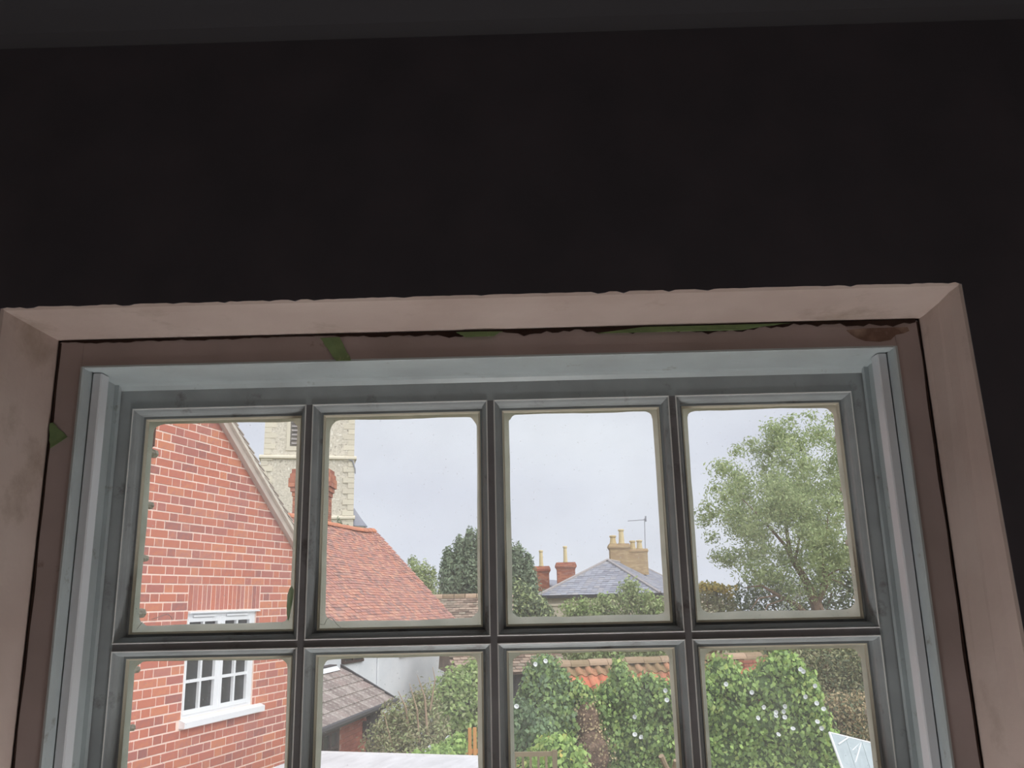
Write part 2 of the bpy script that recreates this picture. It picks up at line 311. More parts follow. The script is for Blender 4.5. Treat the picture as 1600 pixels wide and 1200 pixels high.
# brick leaf of the outer wall, seen edge-on past the outer panes
JO = .526
mb = MB(); mb.box(X0, CX-JO-.008, 1.236, YO-.012, E-1.6, E+1.0); mb.box(CX+JO+.008, X1, 1.236, YO-.012, E-1.6, E+1.0); mb.box(CX-JO-.008, CX+JO+.008, 1.236, YO-.012, E+.34, E+1.0)
mb.build('mortar_bed', M['oldmortar'], wf)
bmesh_cache = {}
def brick_mesh(l, h, d, bev=.004):
    k = (round(l, 3), round(h, 3), round(d, 3))
    if k not in bmesh_cache: bmesh_cache[k] = MB().box(0, k[0], 0, k[2], 0, k[1]).mesh('brick', bev=bev)
    return bmesh_cache[k]
for sgn in (-1, 1):
    z = E-.56; i = 0
    while z < E+.36:
        l = .20 if i % 2 else .105
        o = link('brick', brick_mesh(l, .068, .062, .006), M['oldbrick'], wf)
        jx = JO + R.uniform(-.004, .003)
        o.location = (CX-jx-l, YO-.062, z) if sgn < 0 else (CX+jx, YO-.062, z)
        z += .0795; i += 1
    for k in range(13):
        t = MB(); zz = E-.56+.0795*k-.005
        rr = [R.uniform(.003, .0075) for _ in range(5)]
        prof = [(.001, -.02), (rr[0], -.012), (rr[1], 0), (rr[2], .012), (.001, .02)]
        t.lathe(prof, (CX+sgn*(JO+.001), YO-.006, zz), 7, (0, 1, 0)); t.build('mortar_lump', M['oldmortar'], wf)
def shell(name, args, mt, label, cat):
    return tag(MB().box(*args).build(name, mt), label, cat, kind='structure')
YB = -2.6
shell('ceiling', (X0-.1, X1+.1, YB-.1, 1.235, CE, CE+.12), M['ceiling'], 'dim grey ceiling above the dark wall', 'ceiling')
shell('floor', (X0-.1, X1+.1, YB-.1, 1.235, FL-.12, FL), M['boards'], 'bare floorboards of the room behind the viewer', 'floor')
shell('wall_left', (X0-.1, X0, YB-.1, 1.235, FL, CE), M['room'], 'pale side wall left of the window', 'wall')
shell('wall_right', (X1, X1+.1, YB-.1, 1.235, FL, CE), M['room'], 'pale side wall right of the window', 'wall')
mb = MB().box(X0, X1, YB-.1, YB, FL, CE)
tag(mb.build('wall_back', M['room']), 'pale wall behind the viewer', 'wall', kind='structure')
# added unseen fill light behind the viewer, brightens frame and dark wall
FL_ = thing('added_floor_light', 'unseen white fill globe added on the floorboards behind the viewer', 'lamp', (.25, -1.35, FL))
MB().lathe([(.11, 0), (.11, .015), (.03, .03), (.012, .05), (.012, .20), (.035, .215), (.035, .23)], (0, 0, 0), 20).build('base', M['gutter'], FL_)
MB().lathe([(max(.004, .15*math.sin(math.pi*i/14)), .37-.15*math.cos(math.pi*i/14)) for i in range(2, 15)], (0, 0, 0), 24).build('globe', M['dimglobe'], FL_, smooth=True)
# added unseen fill light on the window board, brightens the plaster reveal
LP = thing('added_sill_light', 'small unseen white fill globe added on the window board', 'lamp', (CX+.03, .945, ZB))
MB().lathe([(.055, 0), (.055, .012), (.02, .02), (.014, .03), (.014, .10), (.028, .11), (.028, .118)], (0, 0, 0), 20).build('base', M['gutter'], LP)
MB().lathe([(max(.004, .07*math.sin(math.pi*i/14)), .18-.07*math.cos(math.pi*i/14)) for i in range(2, 15)], (0, 0, 0), 24).build('globe', M['globe'], LP, smooth=True)
# thin rounded shadow joint between the wall and the ceiling
MB().prism([(YW+.001, CE), (YW-.07, CE), (YW-.045, CE-.006), (YW-.015, CE-.018), (YW+.001, CE-.030)], 'x', X0, X1).build('ceiling_cove', M['ceiling'], bpy.data.objects['ceiling'])

# ------------------------------------------------------------------ the sash window
win = thing('window_1', 'old white-grey timber sash window with small wavy panes', 'window', (CX, YS, E), kind='structure')
OF = (CX, YS, E)
ZH = E+.306                                # soffit of the frame head
# frame: two jamb boards, head, with a light painted arris turning in
def jamb(sgn):
    mb = MB(); a = lambda h: CX+sgn*h
    mb.prism([(a(.566), YF+.001), (a(.566), YF), (a(.5345), YF), (a(.534), YF+.001), (a(.534), 1.125), (a(.566), 1.125)], 'z', ZB, E+.343)
    return mb
for sgn in (-1, 1): jamb(sgn).build('frame_jamb', M['frame'], win, OF)
MB().prism([(YF, E+.343), (YF, ZH+.0025), (YF+.001, ZH+.002), (1.125, ZH+.002), (1.125, E+.343)], 'x', CX-.534, CX+.534).build('frame_head', M['frame'], win, OF)
for sgn in (-1, 1):
    a = lambda h: CX+sgn*h
    MB().prism([(a(.5348), YF-.0012), (a(.532), YF-.0015), (a(.5305), YF+.0015), (a(.5305), 1.104), (a(.5348), 1.104)], 'z', ZB, ZH+.003).build('jamb_lining', M['paint'], win, OF)
    MB().prism([(a(.5295), 1.1025), (a(.528), 1.1008), (a(.5185), 1.1008), (a(.517), 1.1025), (a(.517), 1.121), (a(.5295), 1.121)], 'z', ZB, ZH-.001).build('staff_bead', M['bead'], win, OF)
    MB().box(min(a(.5285), a(.56)), max(a(.5285), a(.56)), 1.1212, 1.235, ZB, ZH).build('pulley_stile', M['paint'], win, OF)
    MB().box(min(a(.5225), a(.5283)), max(a(.5225), a(.5283)), 1.163, 1.1715, ZB, ZH-.001).build('parting_bead', M['paint'], win, OF)
    MB().box(min(a(.512), a(.56)), max(a(.512), a(.56)), 1.222, 1.236, ZB, ZH).build('outer_lining', M['paint'], win, OF)
MB().prism([(YF-.0015, ZH+.0035), (YF-.0015, ZH+.001), (YF+.0012, ZH), (1.0955, ZH), (1.0955, ZH+.0035)], 'x', CX-.5302, CX+.5302).build('head_lining', M['paint'], win, OF)
MB().prism([(1.0965, ZH+.02), (1.0965, ZH+.0005), (1.16, ZH-.001), (1.168, ZH-.003), (1.1735, ZH-.008), (1.235, ZH-.008), (1.235, ZH+.02)], 'x', CX-.5284, CX+.5284).build('head_soffit', M['paint'], win, OF)
MB().box(CX-.528, CX+.528, 1.222, 1.236, ZH-.03, ZH-.008).build('outer_lining', M['paint'], win, OF)
MB().box(CX-.60, CX+.60, .80, 1.33, ZB-.04, ZB).build('window_sill', M['paint'], win, OF)
# dark gap, broken old filler and shreds along the head and jambs
gp = MB(); xs = np.linspace(CX-.563, CX+.563, 150); ph = [R.uniform(0, 6) for _ in range(4)]
for i in range(149):
    def hh(x):
        w = (x-CX)/.56; amp = .0035+.0055*max(0, min(1, (w+.35)*2.2))
        return max(.001, amp*(.75+.22*math.sin(17*x+ph[0])+.2*math.sin(47*x+ph[1]+2*math.sin(9*x))+.16*math.sin(131*x+ph[2])+.16*math.sin(311*x)))
    a, b = xs[i], xs[i+1]; ha, hb = hh(a), hh(b); y0, y1 = YF-.0016, YF+.002; zt = E+.3447
    gp.solid([(a, y0+.001, zt), (b, y0+.001, zt), (b, y1, zt), (a, y1, zt)], [(a, y0, zt-ha), (b, y0, zt-hb), (b, y1, zt-hb), (a, y1, zt-ha)])
gp.build('broken_filler', M['gap'], win, OF)
for sgn in (-1, 1):
    gp = MB(); zs = np.linspace(ZB+.02, E+.342, 120)
    for i in range(119):
        def ww(z): return .0016+.0013*(1+math.sin(24*z+sgn)+.7*math.sin(61*z+ph[3]))*.5
        a, b = zs[i], zs[i+1]; x = CX+sgn*.5665; y0, y1 = YF-.0006, YF+.002
        gp.solid([(x-sgn*ww(a), y0, a), (x, y0, a), (x, y1, a), (x-sgn*ww(a), y1, a)], [(x-sgn*ww(b), y0, b), (x, y0, b), (x, y1, b), (x-sgn*ww(b), y1, b)])
    gp.build('broken_filler', M['gap'], win, OF)

PW, BW, PH = .245, .0099, .3177
def make_sash(name, ys, ztop, rows, toprail, botrail):
    s = bpy.data.objects.new(name, None); C.objects.link(s); s.parent = win
    hw = 2*PW+1.5*BW; zb = ztop-rows*PH-(rows-1)*BW
    y1 = ys+.044
    for sgn in (-1, 1):
        a, b = sorted((CX+sgn*hw, CX+sgn*.5275)); MB().box(a, b, ys, y1, zb-botrail, ztop+toprail).build('stile', M['sashpaint'], s, OF)
    MB().box(CX-hw, CX+hw, ys, y1, ztop, ztop+toprail).build('rail', M['sashpaint'], s, OF)
    MB().box(CX-hw, CX+hw, ys, y1, zb-botrail, zb).build('rail', M['sashpaint'], s, OF)
    for c in range(3):
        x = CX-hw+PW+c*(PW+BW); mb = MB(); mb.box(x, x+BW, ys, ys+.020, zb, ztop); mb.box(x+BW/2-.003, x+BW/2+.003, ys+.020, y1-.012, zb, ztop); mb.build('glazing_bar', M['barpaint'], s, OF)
    for r in range(rows-1):
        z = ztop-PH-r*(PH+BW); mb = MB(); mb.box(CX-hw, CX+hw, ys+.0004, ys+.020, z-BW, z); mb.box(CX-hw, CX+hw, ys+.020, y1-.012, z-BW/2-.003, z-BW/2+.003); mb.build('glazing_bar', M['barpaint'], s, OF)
    prof = [(-.0004, .004), (-.0004, -.0009), (.0012, -.0011), (.0018, .0015), (.0040, .0030), (.0065, .0070), (.0072, .0115), (.0073, .0215), (.0096, .0215), (.0106, .0200), (.0108, .0255)]
    yg = ys+.0255
    for r in range(rows):
        for c in range(4):
            x0 = CX-hw+c*(PW+BW); x1 = x0+PW; z1 = ztop-r*(PH+BW); z0 = z1-PH
            mb = MB(); mb.sweep([(i, ys+d) for i, d in prof], x0, x1, z0, z1); mo = mb.build('moulding', M['sashpaint'], s, OF)
            MB().sweep([(i, ys+d) for i, d in ((-.0006, .001), (-.0006, -.0012), (.0003, -.0018), (.0012, -.0012), (.0014, .001))], x0, x1, z0, z1).build('worn_arris', M['arris'], s, OF)
            MB().sweep([(i, ys+d) for i, d in ((.0096, .0215), (.0108, .0205), (.0126, .0215), (.0134, .0253))], x0, x1, z0, z1).build('glass_fillet', M['cream'], s, OF)
            MB().box(x0+.003, x1-.003, yg, yg+.003, z0+.003, z1-.003).build('pane', M['glass'], s, OF)
            # weathered putty outside the glass with an uneven, rounded inner edge
            N = 40; q = [R.uniform(0, 6.28) for _ in range(6)]; loops = [[], [], [], []]
            def rrect(inl, inr, int_, inb, rad, w=0):
                a, b, cc, dd = x0+inl, x1-inr, z0+inb, z1-int_; pts = []
                for (ccx, ccz, t0) in ((b-rad, dd-rad, 0), (a+rad, dd-rad, 90), (a+rad, cc+rad, 180), (b-rad, cc+rad, 270)):
                    for k in range(N//4):
                        t = math.radians(t0+90*k/(N//4-1)); pts.append((ccx+rad*math.cos(t), ccz+rad*math.sin(t)))
                full = []
                for i in range(len(pts)):
                    p, p2 = pts[i], pts[(i+1) % len(pts)]; full.append(p)
                    if math.dist(p, p2) > .05:
                        for k in range(1, 9): full.append((p[0]+(p2[0]-p[0])*k/9, p[1]+(p2[1]-p[1])*k/9))
                if w:
                    mx, mz = (a+b)/2, (cc+dd)/2; o = []
                    for i, (x, z) in enumerate(full):
                        t = 2*math.pi*i/len(full); e = w*(math.sin(3*t+q[0])*.5+math.sin(7*t+q[1])*.5+math.sin(13*t+q[2])*.4+R.uniform(-.4, .4))
                        l = math.hypot(x-mx, z-mz); o.append((x+(mx-x)/l*e, z+(mz-z)/l*e))
                    full = o
                return full
            s1, s2, s3, s4 = R.uniform(.0175, .0205), R.uniform(.0165, .0195), R.uniform(.0150, .0175), R.uniform(.0215, .025)
            rd = R.uniform(.010, .016)
            A = rrect(.005, .005, .005, .005, .002); I1 = rrect(s1, s2, s3, s4, rd, .0009); I2 = rrect(s1-.004, s2-.004, s3-.003, s4-.005, rd, .0005); O2 = rrect(.006, .006, .006, .006, .002)
            ly = [(A, yg+.0032), (I1, yg+.0032), (I2, yg+.0075), (O2, yg+.017)]; n = len(A)
            vs = [(p[0], y, p[1]) for lp, y in ly for p in lp]
            fs = [(k*n+i, k*n+(i+1) % n, ((k+1) % 4)*n+(i+1) % n, ((k+1) % 4)*n+i) for k in range(4) for i in range(n)]
            MB().add(vs, fs).build('putty', M['putty'], s, OF, smooth=False)
    return s
up = make_sash('upper_sash', YS, E+.2715, 2, .0345, .035)
lo = make_sash('lower_sash', YS-.050, E-.41, 2, .032, .07)
# dried white spots on the top right pane, threads of old sealant, a green flake on the top left pane
mb = MB()
for i in range(85):
    r = abs(R.gauss(0, 12)); t = R.uniform(0, 6.28); p = at(1250+r*math.cos(t)*.9, 931+r*math.sin(t)*1.1, YS+.0252); rr = R.uniform(.0004, .0009)
    mb.lathe([(rr, 0), (rr*.6, -.0003)], p, 5, (0, 1, 0))
mb.build('dried_spots', M['dust'], up, OF, 'stuff')
def thread(pts, r=.0005):
    MB().tube([at(u, v, YS+.025) for u, v in pts], r, 4).build('sealant_thread', M['dust'], up, OF)
thread([(499, 975), (507, 976), (510, 968), (515, 965), (520, 967), (525, 974), (533, 981)])
thread([(214, 983), (219, 976), (223, 972)], .0004); thread([(236, 968), (246, 965), (256, 961), (263, 960), (268, 965), (269, 969)], .0004)
fl = [(456, 915), (459, 922), (458, 935), (455, 950), (452, 966), (450, 971), (448, 960), (448, 945), (449, 930), (452, 920)]
mb = MB(); a = [at(u, v, YS+.0252) for u, v in fl]; b = [at(u, v, YS+.0243) for u, v in fl]; mb.solid(a, b); mb.build('paint_flake', M['flake'], up, OF)

M['barewood'] = mat('bare_wood', [S(134,110,98), S(112,90,80), S(158,138,126)], .9, .1, scale=40, bump=.4, bscale=120, bdist=.002)
ed = [(1322, 516), (1350, 513), (1385, 512), (1418, 511), (1421, 517), (1412, 521), (1400, 523), (1392, 531), (1375, 534), (1352, 533), (1338, 528), (1330, 523)]
MB().solid([at(u, v, YF-.0006) for u, v in ed], [at(u, v, YF+.0005) for u, v in ed]).build('bare_wood_patch', M['barewood'], win, OF)
# scraps of green masking tape still stuck to the frame
def tape(name, quad, label, curl=0, n=6, thick=.0004, y=YF-.0012):
    (a, b), (c, d) = quad                    # top-left, top-right, bottom-left, bottom-right pixels
    mb = MB(); rows = []
    for i in range(n+1):
        t = i/n; l = (a[0]+(c[0]-a[0])*t, a[1]+(c[1]-a[1])*t); r_ = (b[0]+(d[0]-b[0])*t, b[1]+(d[1]-b[1])*t)
        yy = y - curl*(t**3) - .0004*math.sin(5*t)
        rows.append([at(l[0]+R.uniform(-1, 1), l[1], yy), at((l[0]+r_[0])/2, (l[1]+r_[1])/2, yy-.0005), at(r_[0]+R.uniform(-1, 1), r_[1]+R.uniform(-1, 1), yy)])
    vs = [p for r_ in rows for p in r_]; k = len(vs); vs += [p+Vector((0, -thick, 0)) for p in vs]; fs = []
    for i in range(n):
        for j in range(2):
            q = (i*3+j, i*3+j+1, i*3+j+4, i*3+j+3); fs += [q, tuple(x+k for x in q[::-1])]
    rim = [0, 1, 2] + [i*3+2 for i in range(1, n+1)] + [n*3+1, n*3] + [i*3 for i in range(n-1, 0, -1)]
    fs += [(rim[i], rim[(i+1) % len(rim)], rim[(i+1) % len(rim)]+k, rim[i]+k) for i in range(len(rim))]
    o = MB().add(vs, fs).build(name, M['tape']); tag(o, label, 'tape', 'scraps of masking tape on the frame')
    return o
tape('masking_tape', (((500, 528), (530, 527)), ((525, 564), (549, 563))), 'green strip of masking tape slanting across the frame head above the second pane', .002)
tape('masking_tape', (((77, 661), (83, 661)), ((78, 701), (106, 683))), 'torn green scrap of masking tape on the left frame jamb', .001)
tape('masking_tape', (((712, 519), (786, 517)), ((728, 527), (770, 525))), 'crumpled dark green tape shred in the gap above the third pane', .003)
tape('masking_tape', (((1005, 511), (1236, 505)), ((930, 521), (1150, 516))), 'long green tape strip hanging from the gap at the right of the frame head', .002, 10)

# ================================================================== OUTSIDE
tag(MB().box(-60, 60, 1.4, 110, -.2, 0).build('ground', M['earth']), 'garden earth and grass below the window', 'ground', kind='structure')
AW = math.radians(15.3388); P0 = Vector((-3.0056, 7.532, 0)); RZ = math.pi/2-AW
DW = Vector((math.sin(AW), math.cos(AW), 0)); LW = Vector((-math.cos(AW), math.sin(AW), 0))

# ------------------------------------------------------------------ red brick gable (local: x along the wall away from us, y into the house)
H = thing('brick_house', 'red brick gabled house with white casement window, close on the left', 'house', P0, RZ)
zl = lambda s: E+1.643-.766*(s-.482)          # underside of the bargeboard
SR, SA = 2.25, -1.5
def top(s): return min(zl(s)+.09, zl(SA)+.09 + (s-SA)*.766 if s < SA else 99)
def wallpiece(a, b, z0, z1=None):
    xs = sorted({a, b} | ({SA} if a < SA < b else set()))
    poly = [(a, z0), (b, z0)] + [(x, min(z1 if z1 else 99, top(x))) for x in xs[::-1]]
    return MB().prism(poly, 'y', .0035, .25)
wm = wallpiece(-5.2, .172, 0)
for pc in (wallpiece(1.236, SR, 0), wallpiece(.172, 1.236, 0, E-.93), wallpiece(.172, 1.236, E-.05)): wm.add(pc.v, pc.f)
wm.box(SR-.25, SR, .25, 6, 0, E+.3); wm.build('wall', M['mortar'], H)
GH, GS = .0622, .075
items = []                                    # (s0, length, z0)
def put(a, b, z):
    zt = z+GH; lim = 99
    cuts = []
    if z > E-1.01-.075 and zt < E-.03+.01 and zt > E-1.0: cuts.append((.176-.004 if zt > E-.94 else .15, 1.236 if zt > E-.94 else 1.385))
    if z > E-.045 and zt < E+.19: cuts.append((.158, 1.292))
    segs = [(a, b)]
    for c0, c1 in cuts:
        ns = []
        for p, q in segs:
            if q <= c0 or p >= c1: ns.append((p, q)); continue
            if p < c0: ns.append((p, c0-.006))
            if q > c1: ns.append((c1+.006, q))
        segs = ns
    smax = min(SR, .482+(E+1.643+.075-zt)/.766); smin = max(-5.2, 2*SA-smax)
    for p, q in segs:
        p, q = max(p, smin), min(q, smax)
        if q-p > .03: items.append((p, q-p, z))
for r in range(-46, 58):
    z = E+.187-.075*r+.005
    if z < .1 or z > E+3.2: continue
    s = (.0 if r % 2 == 0 else .16875) - .3375*8
    while s < SR:
        put(s+.006, s+.1065, z); put(s+.1185, s+.3315, z); s += .3375
def area(it):
    s, l, z = it; p = P0+DW*(s+l/2)+Vector((0, 0, z+.03)); u, v = px(p)
    if not (185 < u < 470 and 640 < v < 1215): return 0
    return l/(p.y**2)
items.sort(key=area, reverse=True)
for s, l, z in items[:300]:
    o = link('brick', brick_mesh(l, GH, .05, .0015), M['brick'], H); o.location = (s, R.uniform(-.002, .002), z)
mb = MB()
for s, l, z in items[300:]: d = R.uniform(-.002, .002); mb.box(s, s+l, d, .05, z, z+GH)
mb.build('brick_course', M['brick_mass'], H, kind='stuff')
for i in range(17):                           # soldier bricks of the flat arch
    o = link('soldier_brick', brick_mesh(.0575, .2175, .05, .003), M['brick'], H); o.location = (.1635+i*.0662, R.uniform(-.002, .002), E-.036)
# bargeboard, cement verge and the stepped tile ends
def slope(a, b, d0, d1, y0, y1):
    return MB().prism([(a, zl(a)+d0), (b, zl(b)+d0), (b, zl(b)+d1), (a, zl(a)+d1)], 'y', y0, y1)
slope(SA, 2.42, -.005, .075, -.055, -.02).build('bargeboard', M['barge'], H)
slope(SA, 2.42, .0, .01, -.05, .02).build('soffit_board', M['barge'], H)
slope(SA, 2.42, .075, .118, -.085, .03).build('verge_cement', M['undercloak'], H)
MB().prism([(SA, zl(SA)-.005), (SA, zl(SA)+.075), (-5.4, zl(SA)+.075-3.9*.766), (-5.4, zl(SA)-.005-3.9*.766)], 'y', -.055, -.02).build('bargeboard', M['barge'], H)
ux, uz = math.cos(math.atan(.766)), -math.sin(math.atan(.766))
vt = MB().obox((0, 0, 0), (.115*ux+.02*-uz*0, 0, .115*uz+.022), (0, .085, 0), (-uz*.006, 0, ux*.006)).mesh('verge_tile')
for i in range(40):
    s = SA+.08+i*.098
    o = link('verge_tile', vt, M['vergetile'], H); o.location = (s, -.005, zl(s)+.136)
ry = 6.2
mb = MB(); mb.prism([(SA, zl(SA)+.115), (2.42, zl(2.42)+.115), (2.42, zl(2.42)+.135), (SA, zl(SA)+.14), (-5.5, zl(SA)+.14-4.0*.766), (-5.5, zl(SA)+.115-4.0*.766)], 'y', .06, ry); mb.build('roof', M['redtile'], H)
# white casement window: frame, two casements of 2 x 3 panes, head drip, vents, sill
W = MB()
for a in (((.176, .206), (E-.93, E-.055)), ((1.172, 1.232), (E-.93, E-.055)), ((.206, 1.172), (E-.11, E-.055)), ((.206, 1.172), (E-.93, E-.895)), ((.652, .70), (E-.895, E-.11))):
    W.box(a[0][0], a[0][1], .012, .075, a[1][0], a[1][1])
W = W.build('window', M['white'], H)
for (a, b, p) in ((.190, .668, (.209, .405, .429, .62)), (.684, 1.185, (.734, .92, .945, 1.135))):
    cs = MB(); y0, y1 = .004, .05
    cs.box(a, p[0], y0, y1, E-.905, E-.10); cs.box(p[3], b, y0, y1, E-.905, E-.10); cs.box(p[0], p[3], y0, y1, E-.137, E-.10); cs.box(p[0], p[3], y0, y1, E-.905, E-.868)
    cs.build('casement', M['white'], W, bev=.003)
    gb = MB(); gb.box(p[1], p[2], y0+.004, y1, E-.868, E-.137)
    for z in (-.391, -.645): gb.box(p[0], p[3], y0+.005, y1, E+z, E+z+.025)
    gb.build('glazing_bar', M['white'], W)
    for (l, r_) in ((p[0], p[1]), (p[2], p[3])):
        for z0, z1 in ((-.366, -.137), (-.62, -.391), (-.868, -.645)): MB().box(l, r_, .036, .044, E+z0, E+z1).build('pane', M['darkglass'], W)
    MB().box(a+.06, b-.10, -.008, .006, E-.095, E-.078).build('trickle_vent', M['white'], W, bev=.002)
MB().prism([(-.022, E-.062), (-.022, E-.05), (.012, E-.042), (.012, E-.062)], 'x', .174, 1.276).build('drip_moulding', M['white'], W)
MB().prism([(-.055, E-1.004), (-.055, E-.955), (.012, E-.93), (.012, E-1.004)], 'x', .150, 1.382).build('sill', M['white'], W)

# ------------------------------------------------------------------ flat roofed extension below us
X = thing('flat_roof_extension', 'low extension with pale felted flat roof directly below the window', 'extension', P0, RZ)
MB().box(-3.4, 1.50, -2.36, -.56, 0, E-1.48).build('wall', M['creamstone'], X)
MB().box(-3.5, 1.54, -2.40, -.53, E-1.48, E-1.40).build('roof', M['felt'], X)
MB().box(1.54, 1.555, -2.40, -.53, E-1.52, E-1.385).build('fascia', M['white'], X)

# ------------------------------------------------------------------ brick outhouse with concrete tiles
AO = math.radians(8); O0 = Vector((-3.08, 13.1, 0)); RO = math.pi/2-AO
Q = thing('brick_outhouse', 'low brick outhouse with mossy brown tiled lean-to roof and brown window', 'outhouse', O0, RO)
ze, zr, rp_ = E-1.72, E-1.19, .98
MB().box(-2.6, 3.5, .17, 2.2, 0, ze+.02).build('wall', M['outmortar'], Q)
mb = MB()
for r in range(30):
    z = ze-.03-.075*r
    for k in range(28):
        s = -2.5+k*.225+(.1125 if r % 2 else 0)
        if s+.215 > 2.78 or (.56 < s+.215 and s < 1.35 and z < ze-.17): continue
        mb.box(s, s+.215, .158, .2, z-.065, z)
mb.build('brick_course', M['outbrick'], Q, kind='stuff')
def tl(k, j):                                 # rolled concrete tile, in slope coordinates
    t = MB(); n = 7; w = .205
    pr = [(i/(n-1)*w, .012*abs(math.sin(math.pi*2*i/(n-1)))) for i in range(n)]
    sl = Vector((0, rp_, zr-ze)).normalized(); nn = Vector((0, -sl.z, sl.y))
    top_ = [Vector((x, 0, 0))+nn*(h+.022)-sl*.02 for x, h in pr]; end = [Vector((x, 0, 0))+nn*(h+.006)+sl*.225 for x, h in pr]
    vs = top_+end+[p-nn*.014 for p in top_]; fs = [(i, i+1, n+i+1, n+i) for i in range(n-1)]+[(i, i+1, 2*n+i+1, 2*n+i) for i in range(n-1)]
    return t.add(vs, fs).mesh('roof_tile')
tm = tl(0, 0)
for j in range(5):
    for k in range(29):
        o = link('roof_tile', tm, M['conctile'], Q); o.location = (-2.2+k*.203+(.05 if j % 2 else 0), -.06+j*(rp_+.06)/5, ze-.032+j*(zr-ze+.032)/5)
MB().prism([(-.02, ze-.05), (rp_, zr-.03), (rp_+1.2, ze-.05)], 'x', -2.2, 3.62).build('roof_deck', M['gutter'], Q)
MB().prism([(rp_-.1, zr-.01), (rp_-.02, zr+.065), (rp_+.12, zr+.075), (rp_+.12, zr-.02)], 'x', -2.3, 3.4).build('ridge_flashing', M['render'], Q)
MB().prism([(rp_-.03, zr+.066), (rp_-.03, zr+.082), (rp_+.10, zr+.09), (rp_+.10, zr+.07)], 'x', -2.3, 3.4).build('shadow_line_strip', M['gutter'], Q)  # dark strip imitating the eave shadow line above the flashing
MB().tube([(-2.3, -.10, ze-.06), (3.72, -.10, ze-.06)], .055, 8).build('gutter', M['gutter'], Q)
MB().obox((3.72, rp_/2-.03, (ze+zr)/2-.01), (.03, 0, 0), (0, rp_/2+.04, (zr-ze)/2+.03), (0, 0, .05)).build('verge_board', M['gutter'], Q)
wn = MB()
for a in ((.58, .65, E-2.55, ze-.17), (1.26, 1.33, E-2.55, ze-.17), (.65, 1.26, ze-.24, ze-.17), (.93, .98, E-2.55, ze-.24), (.65, 1.26, E-2.2, E-2.16)): wn.box(a[0], a[1], .12, .19, a[2], a[3])
wn = wn.build('window', M['darkwood'], Q)
for a, b in ((.65, .93), (.98, 1.26)): MB().box(a, b, .15, .16, E-2.55, ze-.24).build('pane', M['darkglass'], wn)
MB().box(2.80, 3.5, .10, .18, .1, ze-.05).build('door', M['blackwood'], Q)
MB().box(2.55, 2.60, .08, .15, E-2.25, E-1.98).build('wall_lamp', M['gutter'], Q)

# ------------------------------------------------------------------ white rendered cottage with red tile roof
K0 = Vector((-2.31, 28.6, 0))
K = thing('white_cottage', 'white rendered cottage under steep old red clay tile roof', 'cottage', K0, RZ)
ke, kr, kp = E-.68, E+2.33, 2.95
MB().box(-12, -.35, .28, 5.6, 0, ke+.3).prism([(.28, ke+.2), (2.95, kr-.12), (5.62, ke+.2)], 'x', -12, -.35).build('wall', M['render'], K)
sl = Vector((0, kp, kr-ke)); SLN = sl.length; su = sl.normalized(); sn = Vector((0, -su.z, su.y))
mb = MB(); rows = int(SLN/.102)
for j in range(rows+1):
    for k in range(71):
        s = -11.9+k*.17+(.085 if j % 2 else 0)+R.uniform(-.006, .006); 
        sag = .05*math.sin(s*.9)+.03*math.sin(s*2.3+1)
        c = Vector((s, 0, ke+sag*j/rows)) + su*(j*.102+.05) + sn*(.012+R.uniform(0, .012))
        mb.obox(c, (.0815, 0, 0), su*.085 - sn*.010, sn*.006)
mb.build('roof_tiles', M['redtile'], K, kind='stuff')
MB().prism([(-.02, ke-.05), (kp, kr-.06), (2*kp+.02, ke-.05)], 'x', -12, .05).build('roof_deck', M['redtile'], K)
rt = MB()
for h in range(2): pass
rt.prism([(.13*math.cos(t), .13*math.sin(t)) for t in [math.pi*i/8 for i in range(9)]], 'x', 0, .30); rtm = rt.mesh('ridge_tile')
for k in range(38):
    s = -11.8+k*.31
    o = link('ridge_tile', rtm, M['ridge'], K); o.location = (s, kp, kr-.03+.04*math.sin(s*.9)+R.uniform(-.01, .01))
MB().prism([(-.03, ke-.09), (-.03, ke-.04), (.3, ke-.04), (.3, ke-.09)], 'x', -12, 0).build('eaves_board', M['gutter'], K)
MB().tube([(-5.33, .24, ke-.1), (-5.33, .24, 0)], .022, 6).build('downpipe', M['render'], K)
for (s0, s1, zz, hh) in ((-7.33, -6.2, E-1.44, .62), (-3.87, -2.75, E-1.50, .62)):
    w_ = MB(); w_.box(s0, s1, .22, .3, zz, zz+.06); w_.box(s0, s0+.06, .23, .3, zz+.06, zz+hh); w_.box(s1-.06, s1, .23, .3, zz+.06, zz+hh); w_.box((s0+s1)/2-.04, (s0+s1)/2+.04, .23, .3, zz+.06, zz+hh); w_.box(s0, s1, .23, .3, zz+hh-.06, zz+hh)
    w_ = w_.build('window', M['darkwood'], K); MB().box(s0+.06, (s0+s1)/2-.04, .26, .27, zz+.06, zz+hh-.06).build('pane', M['darkglass'], w_); MB().box((s0+s1)/2+.04, s1-.06, .26, .27, zz+.06, zz+hh-.06).build('pane', M['darkglass'], w_)
